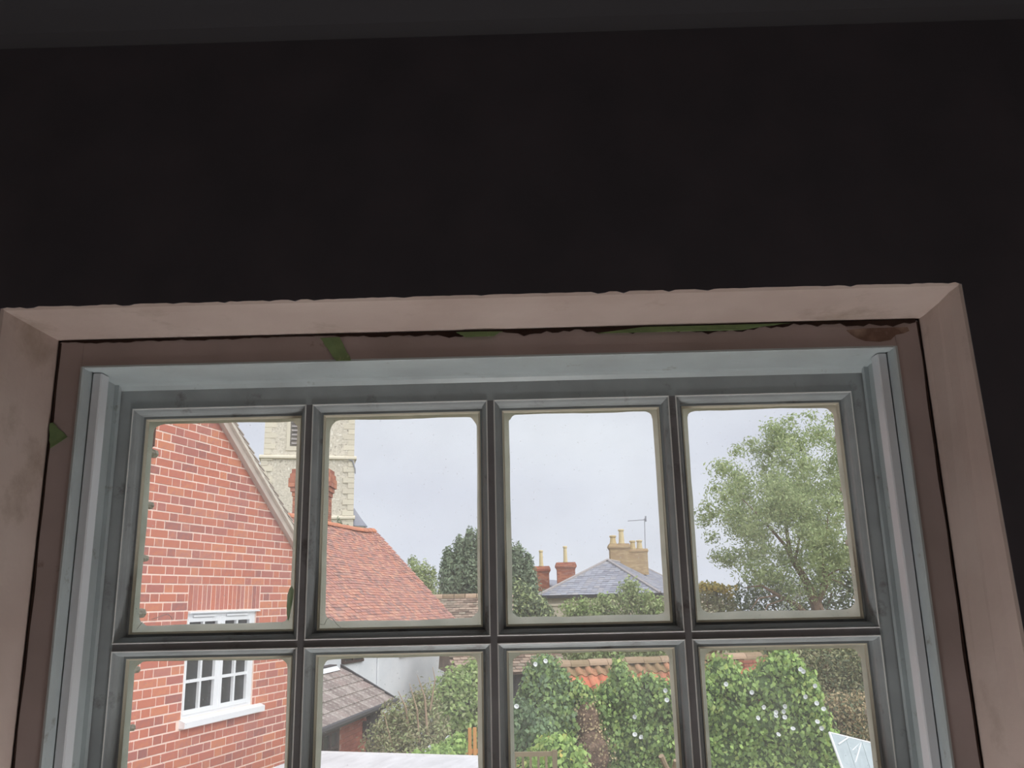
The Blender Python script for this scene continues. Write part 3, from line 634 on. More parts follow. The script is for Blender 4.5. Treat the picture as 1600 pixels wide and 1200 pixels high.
# the big chimney on the near end of that ridge, with corbelled head
def brickstack(mb, x0, x1, y0, y1, z0, z1, ch=.075, gap=.012, l=.225):
    z = z0; r = 0
    while z < z1-.02:
        for (fx, a, b, c) in (('y', x0, x1, y0), ('x', y0, y1, x1), ('x', y0, y1, x0), ('y', x0, x1, y1)):
            s = a - (l/2 if r % 2 else 0)
            while s < b-.02:
                p, q = max(a, s), min(b, s+l-gap)
                if q-p > .03:
                    if fx == 'y': mb.box(p, q, c-.008, c+.008, z, min(z1, z+ch-gap))
                    else: mb.box(c-.008, c+.008, p, q, z, min(z1, z+ch-gap))
                s += l
        z += ch; r += 1
    return mb
def chimney(name, c, w, d, zb, zt, mt, mortar, label, pots, head=.55, rz=0, corb=.12):
    T = thing(name, label, 'chimney', (c[0], c[1], zb), rz, 'chimneys above the roofs')
    MB().box(-w/2, w/2, -d/2, d/2, 0, zt-zb).build('core', mortar, T)
    brickstack(MB(), -w/2-.012, w/2+.012, -d/2-.012, d/2+.012, .0, zt-zb-head).build('shaft_bricks', mt, T, kind='stuff')
    hm = MB(); z = zt-zb-head; n = 6
    for i in range(n):
        e = corb*[.25, .6, 1, 1, .75, .45][i]; brickstack(hm, -w/2-e, w/2+e, -d/2-e, d/2+e, z, z+head/n, ch=head/n); hm.box(-w/2-e+.004, w/2+e-.004, -d/2-e+.004, d/2+e-.004, z, z+head/n); z += head/n
    hm.build('head', mt, T)
    for (x, h, r_) in pots:
        p = MB().lathe([(r_*1.15, 0), (r_*1.15, .06), (r_, .08), (r_*.82, h-.12), (r_*1.05, h-.1), (r_*1.1, h-.03), (r_*.8, h), (r_*.6, h-.02)], (x, 0, zt-zb), 10); p.build('chimney_pot', M['pot'], T)
    return T
cc = at(489, 760, 30.2)
chimney('chimney', (cc.x, cc.y), 1.16, .75, E+1.9, at(489, 735, 30.2).z, M['chimbrick'], M['chimbrick'], 'tall weathered red brick chimney with bulging corbelled head before the church tower', [], .95, 0, .15)

# ------------------------------------------------------------------ church tower
YT = 70; tl_, tr_ = at(409, 714, YT).x, at(555, 714, YT).x
T = thing('church_tower', 'pale flint and stone church tower behind the red roofs', 'tower', ((tl_+tr_)/2, YT, 0), math.radians(14.3))
hw_ = (tr_-tl_)/2*.97; zs1, zs2 = at(480, 715, YT).z, at(517, 808, YT).z; ZTT = E+22
MB().box(-hw_, hw_, 0, 2*hw_, 0, zs2).box(-hw_+.06, hw_-.06, .06, 2*hw_-.06, zs2, zs1).box(-hw_+.2, hw_-.05, .10, 2*hw_-.2, zs1, ZTT).build('masonry', M['stone'], T)
for z, e in ((zs1, .16), (zs2, .14)): MB().prism([(-.02-e, z-.1), (-.02-e, z+.03), (.1, z+.2), (.1, z-.16)], 'x', -hw_-e, hw_+e).box(-hw_-e, -hw_+.1, -e, 2*hw_, z-.1, z+.05).box(hw_-.1, hw_+e, -e, 2*hw_, z-.1, z+.05).build('string_course', M['ashlar'], T)
mb = MB(); z = 0; i = 0
while z < zs1-.2:
    for sg in (-1, 1):
        l = .9 if i % 2 else .5; a, b = sorted((sg*(hw_+.015), sg*(hw_-l))); mb.box(a, b, -.03, .3, z, z+.42)
    z += .45; i += 1
z = zs1+.25
while z < ZTT:
    for sg in (-1, 1):
        l = .9 if i % 2 else .5; w2 = hw_-.2 if sg < 0 else hw_-.05; a, b = sorted((sg*(w2+.015), sg*(w2-l))); mb.box(a, b, .07, .4, z, z+.42)
    z += .45; i += 1
mb.build('quoins', M['ashlar'], T, kind='stuff')
wc = at(468, 680, YT); wx = wc.x-(tl_+tr_)/2; wz0, wz1 = at(468, 698, YT).z, at(468, 640, YT).z
lm = MB(); lm.prism([(wx-.75, wz0), (wx+.75, wz0), (wx+.75, wz1-.6), (wx, wz1), (wx-.75, wz1-.6)], 'y', .10, .3); lm = lm.build('belfry_window', M['leadroll'], T)
for k in range(7): MB().obox((wx, .06, wz0+.25+k*.36), (.6, 0, 0), (0, .1, .07), (0, -.02, .03)).build('louvre_slat', M['leadroll'], lm)
MB().box(wx-1.0, wx-.72, .03, .3, wz0-.2, wz1-.4).box(wx+.72, wx+1.0, .03, .3, wz0-.2, wz1-.4).box(wx-1.0, wx+1.0, .02, .3, wz0-.35, wz0).build('window_surround', M['ashlar'], lm)
MB().tube([(hw_-.5, -.08, zs1-.1), (hw_-.15, -.1, zs1-.25), (hw_+.05, -.1, zs1-.9), (hw_+.08, -.06, zs1-1.3)], .05, 6).build('water_pipe', M['aerial'], T)
st = at(553, 818, YT).x-(tl_+tr_)/2; tz = at(572, 818, YT).z
MB().lathe([(1.0, 0), (1.0, tz)], (st, 1.6, 0), 8).build('stair_turret', M['ashlar'], T)
MB().lathe([(1.14, tz-.06), (1.14, tz+.02), (.55, tz+.75), (.02, at(553, 789, YT).z)], (st, 1.6, 0), 8).build('turret_roof', M['slate'], T)

# ------------------------------------------------------------------ barn and its lower wing
Z = thing('tiled_barn', 'long low barn with mossy brown tiles and flint wall behind the cottage', 'barn', (at(720, 940, 33).x, 31, 0), 0)
bx0, bx1 = at(640, 940, 33).x, at(797, 950, 32).x; ox = at(720, 940, 33).x
zr_, ze_ = at(720, 933, 33).z, at(720, 992, 30.6).z
MB().box(bx0-ox, bx1-ox-.3, 0, 4, 0, ze_+.1).build('wall', M['flintwall'], Z)
def tiled(name, x0, x1, y0, z0, y1, z1, parent, mt, w=.24, gg=.17, off=0):
    s_ = Vector((0, y1-y0, z1-z0)); L_ = s_.length; s_.normalize(); n_ = Vector((0, -s_.z, s_.y)); m_ = MB()
    for j in range(int(L_/gg)+1):
        for k in range(int((x1-x0)/w)+1):
            x = min(x0+k*w+(w/2 if j % 2 else 0), x1-w/2)
            m_.obox(Vector((x+w/2, y0, z0))+s_*(j*gg+gg/2)+n_*(.01+R.uniform(0, .015)), (w*.47, 0, 0), s_*gg*.6-n_*.012, n_*.008)
    return m_.build(name, mt, parent, kind='stuff')
tiled('roof_tiles', bx0-ox, bx1-ox, -.35, ze_, 2.0, zr_, Z, M['mossytile'])
MB().prism([(-.35, ze_-.03), (2.0, zr_-.03), (4.3, ze_-.03)], 'x', bx0-ox, bx1-ox-.02).build('roof_deck', M['mossytile'], Z)
rt2 = MB().prism([(.16*math.cos(math.pi*i/6), .16*math.sin(math.pi*i/6)) for i in range(7)], 'x', 0, .40).mesh('ridge_tile')
for k in range(int((bx1-bx0)/.42)): o = link('ridge_tile', rt2, M['mossridge'], Z); o.location = (bx0-ox+k*.42, 2.0, zr_-.04)
N_ = thing('boarded_shed', 'black boarded shed with brown tiled roof left of the creeper column', 'shed', (at(810, 1050, 24).x, 24, 0), math.radians(14))
nz0 = at(815, 1052, 23.7).z
MB().box(-1.6, 1.1, .3, 2.6, 0, nz0).build('wall', M['blackwood'], N_)
mb = MB()
for k in range(17): mb.box(-1.58+k*.155, -1.58+k*.155+.13, .265+R.uniform(0, .01), .3, 0, nz0)
mb.build('vertical_boards', M['blackwood'], N_, kind='stuff')
tiled('roof_tiles', -1.75, 1.3, -.05, nz0, 2.3, nz0+1.1, N_, M['mossytile'], .2, .15)
MB().prism([(-.05, nz0-.04), (2.3, nz0+1.06), (2.9, nz0-.04)], 'x', -1.72, 1.25).build('roof_deck', M['mossytile'], N_)
MB().box(-1.58, -1.3, .24, .262, nz0-1.4, nz0-.12).build('white_panel', M['white'], N_)

# ------------------------------------------------------------------ slate roofed house far behind
C0 = Vector((6.52, 43.3, 0)); uI = Vector((.274, .962, 0)).normalized()
SH = thing('slate_house', 'distant pale stone house with grey hipped slate roof', 'house', C0, math.atan2(uI.y, uI.x))   # local x: away from us, y: to the left along the hip end
LL, WW = 19.5, 6.2; sz0, sz1 = E+.13, E+1.9
MB().box(.25, LL-.25, .25, WW-.25, 0, sz0).build('wall', M['creamstone'], SH)
A_, B_, C_, D_ = Vector((0, 0, sz0)), Vector((LL, 0, sz0)), Vector((LL, WW, sz0)), Vector((0, WW, sz0)); R1, R2 = Vector((WW/2, WW/2, sz1)), Vector((LL-WW/2, WW/2, sz1))
MB().add([A_, B_, C_, D_, R1, R2], [(0, 1, 5, 4), (1, 2, 5), (2, 3, 4, 5), (3, 0, 4), (0, 3, 2, 1)]).build('roof_deck', M['slate'], SH)
def slates(poly0, poly1, t0, t1, name):       # courses from eaves edge poly0->poly1 up to t0->t1
    m_ = MB(); n_ = 17; nn = (poly1-poly0).cross(t0-poly0).normalized()
    if nn.z < 0: nn = -nn
    for j in range(n_):
        a = poly0.lerp(t0, j/n_); b = poly1.lerp(t1, j/n_); L_ = (b-a).length
        if L_ < .2: continue
        e = (b-a)/L_; h = (t0-poly0)/n_; h = h-e*h.dot(e); x = -(.15 if j % 2 else 0)
        while x < L_-.05:
            p, q = max(0, x), min(L_, x+.29)
            if q-p > .04: m_.obox(a+e*(p+q)/2+h*.55+nn*(.012+R.uniform(0, .012)), e*(q-p)/2, h*.62-nn*.008, nn*.006)
            x += .3
    return m_.build(name, M['slate'], SH, kind='stuff')
slates(D_, A_, R1, R1+Vector((.01, 0, 0)), 'roof_slates'); slates(A_, B_, R1, R2, 'roof_slates')
for a, b in ((A_, R1), (D_, R1), (R1, R2), (B_, R2)): MB().tube([a+Vector((0, 0, .02)), b+Vector((0, 0, .03))], .085, 6).build('hip_roll', M['leadroll'], SH)
MB().box(-.12, -.02, 0, WW, sz0-.14, sz0+.01).box(-.12, LL, -.12, -.02, sz0-.14, sz0+.01).build('gutter', M['gutter'], SH)
# rear wing that carries the two red chimneys
wx0 = WW+.2
MB().prism([(WW-1, sz0), (WW+1.4, sz0+.95), (WW+4.5, sz0)], 'x', 4.2, 12).build('rear_roof', M['slate'], SH)
MB().box(4.3, 11.9, WW-1, WW+4.2, 0, sz0).build('rear_wall', M['creamstone'], SH)
c2 = at(884, 890, 48.6); chimney('chimney', (c2.x, c2.y), .95, .8, E+.55, at(884, 879, 48.6).z, M['chimbrick'], M['chimbrick'], 'short red brick chimney with one buff pot left of the slate ridge', [(.0, .9, .115)], .4, 0, .1)
c1 = at(846, 893, 49.5); chimney('chimney', (c1.x, c1.y), .80, .8, E+.4, at(846, 885, 49.5).z, M['chimbrick'], M['chimbrick'], 'red brick chimney with buff pot half hidden behind the dark yew', [(.0, .9, .115)], .4, 0, .1)
k0 = at(967, 860, 51); chimney('chimney', (k0.x, k0.y), 1.05, .8, E+1.2, at(967, 850, 51).z, M['yellowbrick'], M['yellowbrick'], 'taller block of the buff brick chimney stack on the slate ridge', [(-.32, .5, .19), (.18, .85, .17)], .35, 0, .1)
k1 = at(996, 868, 51.2); chimney('chimney', (k1.x, k1.y), 1.05, .8, E+1.2, at(996, 858, 51.2).z, M['yellowbrick'], M['yellowbrick'], 'lower block of the buff brick chimney stack beside the aerial', [(-.25, .5, .17), (.15, .52, .17)], .25, 0, .06)
AR = thing('tv_aerial', 'thin television aerial on a mast above the slate roof', 'aerial', at(1009, 880, 50.8))
b0, b1 = at(1009, 885, 50.8), at(1007, 810, 50.8)
MB().tube([b0, b1], .022, 6).build('mast', M['aerial'], AR, AR.location)
l0, l1 = at(981, 814, 50.6), at(1009, 812, 50.9); MB().tube([l0, l1], .022, 6).build('boom', M['aerial'], AR, AR.location)
for k in range(7): p = l0.lerp(l1, k/6); MB().tube([p+Vector((-.02, -.18, 0)), p+Vector((.02, .18, 0))], .008, 4).build('element', M['aerial'], AR, AR.location)
MB().obox(l1+Vector((0, 0, .05)), (.03, 0, 0), (0, .12, 0), (0, 0, .16)).build('reflector', M['aerial'], AR, AR.location)

# ------------------------------------------------------------------ pantiled garden shed under creepers
pA, pB = at(877, 1037, 19.6), at(1196, 1022, 21.1); zR = (pA.z+pB.z)/2
ang = math.atan2(pB.y-pA.y, pB.x-pA.x); PL = math.hypot(pB.x-pA.x, pB.y-pA.y)
GS_ = thing('pantiled_shed', 'garden shed with weathered orange pantiles smothered in creeper', 'shed', (pA.x, pA.y, 0), ang)
pit = math.radians(43); se = Vector((0, -math.cos(pit), -math.sin(pit))); sn2 = Vector((0, -math.sin(pit), math.cos(pit)))
MB().box(-.3, PL+.25, -1.0, .9, 0, zR-1.05).prism([(-1.0, zR-1.06), (0, zR-.12), (.9, zR-.95)], 'x', -.3, PL+.25).build('wall', M['flintwall'], GS_)
n_ = 9; wv = .235
pr = [(-.01+i/(n_-1)*(wv+.02), .035*math.sin(2*math.pi*i/(n_-1))) for i in range(n_)]
ta = [Vector((x, 0, 0))+sn2*(h+.03)-se*.01 for x, h in pr]; tb = [Vector((x, 0, 0))+sn2*(h+.055)+se*.335 for x, h in pr]
pm = MB().add(ta+tb+[p-sn2*.018 for p in tb], [(i, i+1, n_+i+1, n_+i) for i in range(n_-1)]+[(n_+i, n_+i+1, 2*n_+i+1, 2*n_+i) for i in range(n_-1)]).mesh('pantile')
pm0 = pm.copy()
for j in range(4):
    for k in range(int((PL+.5)/wv)):
        o = link('pantile', pm if j else pm0, M['pantile'] if j else M['mosspantile'], GS_); o.location = Vector((-.2+k*wv, -.03, zR-.05))+se*(j*.30)+Vector((0, 0, R.uniform(-.006, .006)))
rm = MB().prism([(.15*math.cos(math.pi*i/8)-.01, .13*math.sin(math.pi*i/8)-.06) for i in range(9)], 'x', 0, .42).mesh('ridge_tile')
for k in range(int((PL+.5)/.43)): o = link('ridge_tile', rm, M['mossridge'], GS_); o.location = (-.25+k*.43, 0, zR+R.uniform(-.012, .008))
mb = MB(); p_ = at(1195, 1032, 20.6); lc = GS_.matrix_world
EB = thing('gable_end_wall', 'stub of old red brick wall rising out of creeper at the shed end', 'wall', (p_.x, p_.y+.1, 0), ang)  # gable end wall of the shed, bricked near its top
MB().box(-.5, .55, 0, .3, 0, zR-.06).build('core', M['mossridge'], EB)
brickstack(MB(), -.51, .56, -.01, .31, zR-.6, zR-.06).build('wall_bricks', M['chimbrick'], EB, kind='stuff')

# ------------------------------------------------------------------ creepers
def flower(parent, u, v, Y, r=.047):
    p = at(u, v, Y); ax = (Vector((0, 0, E))-p).normalized()+Vector((R.uniform(-.8, .8), 0, R.uniform(-.2, .9))); ax.normalize()
    MB().lathe([(.006, -.07), (.012, -.03), (.028, -.005), (r*.75, .012), (r, .014), (r*.8, .006), (.012, -.02)], p, 9, ax).build('flower', M['petal'], parent, parent.location)
def creeper(name, label, blobs, n, size, mt, base, flowers=(), fy=18, cat='climber', extra=None, core=M['deadstem']):
    T = thing(name, label, cat, base); off = T.location
    P, D = cloud(blobs, n, .30); P[:, 2] = np.maximum(P[:, 2], .02)
    leaves('foliage', P, D, size, mt, T, off, .8, up=(0, 0, -1))
    if extra:
        em, en = extra; P, D = cloud(blobs, en, .2); P[:, 2] = np.maximum(P[:, 2], .02); leaves('foliage', P, D, size, em, T, off, .8, up=(0, 0, -1))
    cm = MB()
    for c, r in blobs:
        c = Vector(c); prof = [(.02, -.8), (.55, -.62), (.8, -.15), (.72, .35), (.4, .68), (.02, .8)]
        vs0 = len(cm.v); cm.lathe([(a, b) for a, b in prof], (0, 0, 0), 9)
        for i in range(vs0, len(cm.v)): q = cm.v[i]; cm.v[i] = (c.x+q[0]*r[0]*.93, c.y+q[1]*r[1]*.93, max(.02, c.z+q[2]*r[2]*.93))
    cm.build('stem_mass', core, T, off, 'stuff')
    for (u, v) in flowers: flower(T, u, v, fy)
    return T
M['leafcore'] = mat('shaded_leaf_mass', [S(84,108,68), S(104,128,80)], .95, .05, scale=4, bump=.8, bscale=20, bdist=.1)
g0 = lambda u, Y: (at(u, 1150, Y).x, Y, 0)
bl = [B(848, 1052, 18.6, 26, 28), B(843, 1085, 18.5, 30, 34), B(856, 1118, 18.4, 40, 38), B(880, 1100, 18.6, 26, 40), B(836, 1140, 18.2, 46, 36), B(800, 1135, 18.2, 28, 34), B(885, 1140, 18.4, 26, 34), B(826, 1180, 18.1, 50, 34), B(850, 1240, 18, 60, 50), B(868, 1065, 18.7, 20, 24)]
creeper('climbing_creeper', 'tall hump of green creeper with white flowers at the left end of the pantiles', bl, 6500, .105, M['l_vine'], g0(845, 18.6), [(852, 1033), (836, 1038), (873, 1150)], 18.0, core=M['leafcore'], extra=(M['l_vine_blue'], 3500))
bl = [B(812, 1120, 17.4, 24, 26), B(835, 1150, 17.3, 34, 26), B(805, 1165, 17.2, 26, 30), B(845, 1195, 17.1, 40, 36)]
creeper('garden_shrub', 'blue-green leafy shrub with white flowers in front of the creeper hump', bl, 3000, .10, M['l_vine_blue'], g0(820, 17.4), [(799, 1098), (807, 1104)], 16.9, 'shrub', core=M['leafcore'])
bl = [B(870, 1182, 16.4, 42, 30), B(850, 1225, 16.3, 60, 40), B(895, 1215, 16.4, 30, 36)]
creeper('low_bush', 'round bright green bush with yellowing leaves at the foot of the creeper', bl, 2600, .11, M['l_vine_lit'], g0(870, 16.4), [], 16, 'bush', core=M['leafcore'], extra=(M['l_yellow'], 90))
bl = []
for (u, v, a, b) in ((915, 1095, 26, 18), (940, 1120, 24, 34), (975, 1080, 24, 30), (968, 1055, 13, 26), (1000, 1105, 40, 36), (1040, 1090, 34, 26), (1060, 1120, 44, 44), (985, 1150, 40, 40), (1025, 1160, 46, 40), (1090, 1100, 36, 34), (960, 1170, 24, 36), (1000, 1200, 50, 40), (1060, 1190, 52, 46), (955, 1085, 22, 24), (1015, 1068, 16, 16), (1050, 1235, 80, 50), (955, 1230, 44, 44), (905, 1078, 12, 16)):
    bl.append(B(u, v, 18.6+.0006*(u-900), a, b, 30))
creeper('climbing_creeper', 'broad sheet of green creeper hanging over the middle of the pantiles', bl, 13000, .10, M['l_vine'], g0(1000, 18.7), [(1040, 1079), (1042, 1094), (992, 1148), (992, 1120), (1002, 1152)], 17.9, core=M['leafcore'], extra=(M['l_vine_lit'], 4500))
bl = []
for (u, v, a, b) in ((1128, 1050, 26, 24), (1112, 1075, 24, 30), (1150, 1075, 36, 28), (1190, 1070, 36, 24), (1224, 1050, 20, 34), (1222, 1030, 14, 16), (1245, 1075, 22, 30), (1225, 1095, 40, 36), (1262, 1110, 22, 36), (1140, 1120, 48, 40), (1190, 1135, 54, 44), (1245, 1150, 40, 44), (1285, 1160, 22, 40), (1130, 1180, 48, 46), (1200, 1195, 70, 50), (1270, 1205, 40, 46), (1300, 1215, 24, 40), (1258, 1070, 16, 26), (1268, 1090, 16, 26), (1240, 1040, 12, 18), (1205, 1045, 20, 18), (1275, 1125, 18, 30), (1220, 1250, 100, 50), (1120, 1240, 60, 50)):
    bl.append(B(u, v, 18.9, a, b, 34))
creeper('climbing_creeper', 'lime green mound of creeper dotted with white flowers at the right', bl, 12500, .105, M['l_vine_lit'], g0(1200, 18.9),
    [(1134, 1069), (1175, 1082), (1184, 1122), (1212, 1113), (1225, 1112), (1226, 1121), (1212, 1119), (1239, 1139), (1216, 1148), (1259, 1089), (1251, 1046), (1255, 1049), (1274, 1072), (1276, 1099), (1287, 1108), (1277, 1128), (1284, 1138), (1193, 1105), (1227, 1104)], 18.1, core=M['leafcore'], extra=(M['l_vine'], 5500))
# bare brown strip between the creepers
bl = [B(918, 1130, 18.3, 26, 40), B(925, 1180, 18.1, 34, 46), B(915, 1235, 18, 40, 40)]
T = creeper('dead_hedge', 'bare brown strip of dead stems between two green creepers', bl, 1500, .05, M['l_rust'], g0(920, 18.2), cat='hedge')
# pale broken branch poking out at the bottom
T = thing('cut_branch', 'pale sawn branch stub poking up through the creeper', 'branch', at(1045, 1205, 17.4))
MB().tube([at(1050, 1215, 17.5), at(1040, 1197, 17.4), at(1033, 1181, 17.3)], [.06, .05, .055], 7).build('branch_stub', M['twig'], T, T.location)
MB().tube([at(1050, 1215, 17.5), at(1054, 1197, 17.4), at(1055, 1188, 17.3)], [.05, .04, .035], 7).build('branch_stub', M['twig'], T, T.location)

# ------------------------------------------------------------------ bushes behind the flat roof
def bush(name, label, blobs, n, size, mt, base, cat='shrub', extra=None, stems=(), asp=.5, shell=.5):
    T = thing(name, label, cat, base); off = T.location
    P, D = cloud(blobs, n, shell); P[:, 2] = np.maximum(P[:, 2], .03); leaves('foliage', P, D, size, mt, T, off, asp)
    if extra: P, D = cloud(blobs, extra[1], shell); P[:, 2] = np.maximum(P[:, 2], .03); leaves('foliage', P, D, size*extra[2] if len(extra) > 2 else size, extra[0], T, off, asp)
    if not stems:
        c = Vector(blobs[0][0]); stems = [[(off.x, off.y, 0), (c.x, c.y, c.z)]]
        for b in blobs[1:4]: stems.append([(off.x, off.y, max(.1, c.z*.35)), tuple(b[0])])
        for s_ in stems: MB().tube(s_, [.05, .02], 6).build('stem', M['bark'], T, off)
    else:
        for s_ in stems: MB().tube(s_[0], s_[1], 6).build('stem', s_[2] if len(s_) > 2 else M['bark'], T, off)
    return T
bl = [B(615, 1125, 14.6, 26, 30), B(600, 1155, 14.4, 32, 30), B(640, 1130, 14.6, 30, 36), B(640, 1165, 14.4, 36, 32), B(665, 1105, 14.9, 24, 34), B(680, 1150, 14.6, 26, 36), B(612, 1190, 14.3, 50, 34), B(665, 1190, 14.3, 40, 34), B(650, 1100, 15, 16, 24)]
tw = [([at(640, 1150, 14.4), at(634, 1105, 14.3), at(622, 1080, 14.3)], [.02, .014, .005], M['twig']), ([at(668, 1150, 14.4), at(664, 1090, 14.4), at(652, 1055, 14.4)], [.022, .014, .004], M['twig']), ([at(655, 1160, 14.3), at(652, 1110, 14.2), at(640, 1068, 14.3)], [.02, .012, .004], M['twig']), ([at(615, 1175, 14.3), at(606, 1140, 14.2), at(600, 1112, 14.2)], [.018, .012, .004], M['twig']), ([at(672, 1110, 14.5), at(680, 1062, 14.5), at(676, 1042, 14.5)], [.016, .01, .004], M['twig']),
      ([(at(640, 1170, 14.5).x, 14.5, 0), at(640, 1150, 14.5)], [.06, .025])]
bush('garden_shrub', 'loose olive green shrub with bare twigs beside the brick outhouse', bl, 6500, .075, M['l_olive'], g0(640, 14.5), extra=(M['l_shrub'], 2200), stems=tw, shell=.8, asp=.4)
bl = [B(720, 1075, 16.6, 34, 34), B(745, 1065, 16.8, 26, 32), B(700, 1090, 16.5, 26, 30), B(730, 1115, 16.4, 36, 36), B(760, 1105, 16.6, 28, 44), B(705, 1135, 16.3, 30, 36), B(745, 1150, 16.4, 34, 36), B(720, 1190, 16.3, 50, 40), B(690, 1105, 16.4, 18, 30), B(742, 1048, 16.9, 16, 16)]
bush('garden_shrub', 'dense bright green shrub in front of the flint wall', bl, 7000, .095, M['l_green'], g0(725, 16.5), extra=(M['l_shrub'], 2500), asp=.6)
bl = [B(708, 1172, 12.2, 20, 18), B(690, 1185, 12.0, 28, 18), B(660, 1192, 11.9, 24, 16), B(640, 1196, 11.8, 20, 12), B(716, 1158, 12.4, 12, 12)]
bush('low_bush', 'low lime green bush just beyond the flat roof edge', bl, 2600, .07, M['l_vine_lit'], g0(700, 12.1), 'bush', asp=.7)
T = bpy.data.objects[-1] if False else None
FG = thing('flowering_plant', 'small plant with white blooms at the edge of the flat roof', 'plant', at(668, 1192, 12.6))
MB().tube([at(668, 1215, 12.6), at(672, 1170, 12.6)], .008, 5).tube([at(690, 1190, 12.5), at(701, 1156, 12.5)], .008, 5).build('stem', M['bark'], FG, FG.location)
for (u, v, r_) in ((672, 1168, .03), (667, 1173, .028), (674, 1175, .026), (701, 1155, .05)): flower(FG, u, v, 12.4, r_)
P_, D_2 = cloud([B(668, 1190, 12.6, 8, 14), B(695, 1185, 12.5, 8, 16)], 160); leaves('foliage', P_, D_2, .05, M['l_vine'], FG, FG.location, .6)
# orange board fence: each board a part
FN = thing('board_fence', 'new orange timber fence boards among the green bushes', 'fence', (at(742, 1160, 18.4).x, 16.0, 0))
fx = at(733, 1140, 16.0).x-FN.location.x; fz = at(740, 1136, 14.6).z
fm = MB().box(-.028, .028, -.011, .011, .05, fz).mesh('fence_board', bev=.004)
FN.location = (at(742, 1160, 14.6).x, 14.6, 0)
for k, u in enumerate((731, 739, 748)):
    o = link('fence_board', fm, M['fence'], FN); o.location = (at(u+3, 1160, 14.6).x-FN.location.x, 0, R.uniform(-.02, .02))
for z in (.5, fz-.4): MB().box(-.3, .35, .012, .05, z, z+.07).build('fence_rail', M['fence'], FN)
# trellis
TR = thing('trellis_fence', 'weathered grey trellis fence below the creeper hump', 'fence', (at(815, 1180, 15.4).x, 15.4, 0))
tz_ = at(815, 1175, 15.4).z
MB().box(-.55, .6, -.03, .03, tz_-.07, tz_).build('top_rail', M['trellis'], TR); MB().box(-.55, .6, .0, .03, tz_-1.2, tz_-1.13).build('bottom_rail', M['trellis'], TR)
for k in range(9): MB().box(-.52+k*.13, -.48+k*.13, -.028, -.004, tz_-1.5, tz_-.07).build('trellis_slat', M['trellis'], TR)
for x in (-.55, .55): MB().box(x-.04, x+.04, -.04, .04, 0, tz_+.02).build('post', M['trellis'], TR)

# ------------------------------------------------------------------ trees further off
bl = []
for (u, v, a, b, Y) in ((700, 905, 13, 42, 45), (717, 890, 13, 46, 45), (735, 882, 14, 50, 45), (752, 882, 13, 48, 45), (770, 885, 14, 48, 45), (790, 890, 14, 46, 45), (805, 895, 13, 42, 45), (820, 900, 12, 38, 45), (832, 918, 9, 32, 45), (740, 925, 50, 30, 45.6), (800, 925, 40, 28, 45.6)): bl.append(B(u, v, Y, a, b, 14))
for (u, v) in ((700, 866), (718, 846), (734, 834), (749, 836), (772, 834), (795, 850), (811, 860), (826, 872)): bl.append(B(u, v+14, 44.8, 7, 24))
bush('yew_tree', 'broad dark yew with pointed upright spires behind the window bars', bl, 22000, .24, M['l_yew'], g0(765, 45), 'tree', asp=.4, shell=.5)
bl = [B(660, 905, 39, 14, 16), B(650, 890, 39.5, 12, 14), B(672, 912, 39, 14, 18), B(664, 890, 39, 8, 14), B(676, 895, 39, 6, 12), B(645, 880, 40, 8, 12), B(665, 935, 39, 26, 20)]
bush('small_tree', 'spiky grey-green small tree behind the red roof slope', bl, 2200, .17, M['l_shrub'], g0(662, 39), 'tree', asp=.35, shell=.8)
bl = [B(810, 935, 36, 26, 26), B(830, 950, 35.8, 28, 22), B(800, 960, 35.7, 30, 24), B(845, 962, 35.8, 22, 18), B(820, 985, 35.6, 50, 24), B(795, 925, 36.2, 16, 22), B(735, 948, 37, 22, 14)]
bush('round_tree', 'rounded mid green tree in front of the dark yew', bl, 5500, .17, M['l_dark'], g0(820, 36), 'tree', extra=(M['l_shrub'], 2200))
bl = [B(530, 826, 45, 7, 16), B(540, 832, 45, 6, 12), B(525, 838, 45, 8, 12)]
bush('small_tree', 'small green treetop peeping over the red ridge before the tower', bl, 500, .22, M['l_dark'], g0(531, 45), 'tree', asp=.4)
bl = []
for (u, v, a, b) in ((895, 955, 22, 18), (925, 960, 26, 22), (955, 955, 28, 26), (985, 935, 22, 26), (985, 918, 14, 16), (960, 985, 60, 26), (1010, 955, 26, 22), (1035, 952, 18, 20), (1030, 985, 50, 26), (905, 990, 40, 22), (880, 1005, 30, 16), (1012, 932, 10, 12), (940, 940, 10, 12), (912, 942, 9, 10), (1060, 960, 18, 24), (1075, 985, 26, 24), (920, 1025, 60, 14), (1000, 1022, 70, 14), (1080, 1020, 60, 16)): bl.append(B(u, v, 31, a, b, 20))
bush('leafy_hedge', 'tall pale green shrubbery growing along the foot of the slate house', bl, 11000, .15, M['l_shrub'], g0(980, 31), 'hedge', extra=(M['l_green'], 2500), shell=.75)
GW = thing('garden_wall', 'cream stone garden wall in front of the slate house', 'wall', (at(950, 960, 38).x, 38, 0))
MB().box(-4.2, 5, 0, .4, 0, at(900, 946, 38).z).build('masonry', M['creamstone'], GW); MB().box(-4.25, 5.05, -.06, .46, at(900, 946, 38).z, at(900, 943, 38).z).build('coping', M['creamstone'], GW)
bl = []
for k in range(16): bl.append(((11+k*1.9, 43+R.uniform(-1, 1), 1.9+R.uniform(-.3, .5)), (1.7, 1.4, 2.2)))
bush('boundary_hedge', 'far dark boundary hedge behind the tall pale garden tree', bl, 6000, .26, M['l_dark'], (20, 43, 0), 'hedge', asp=.5)
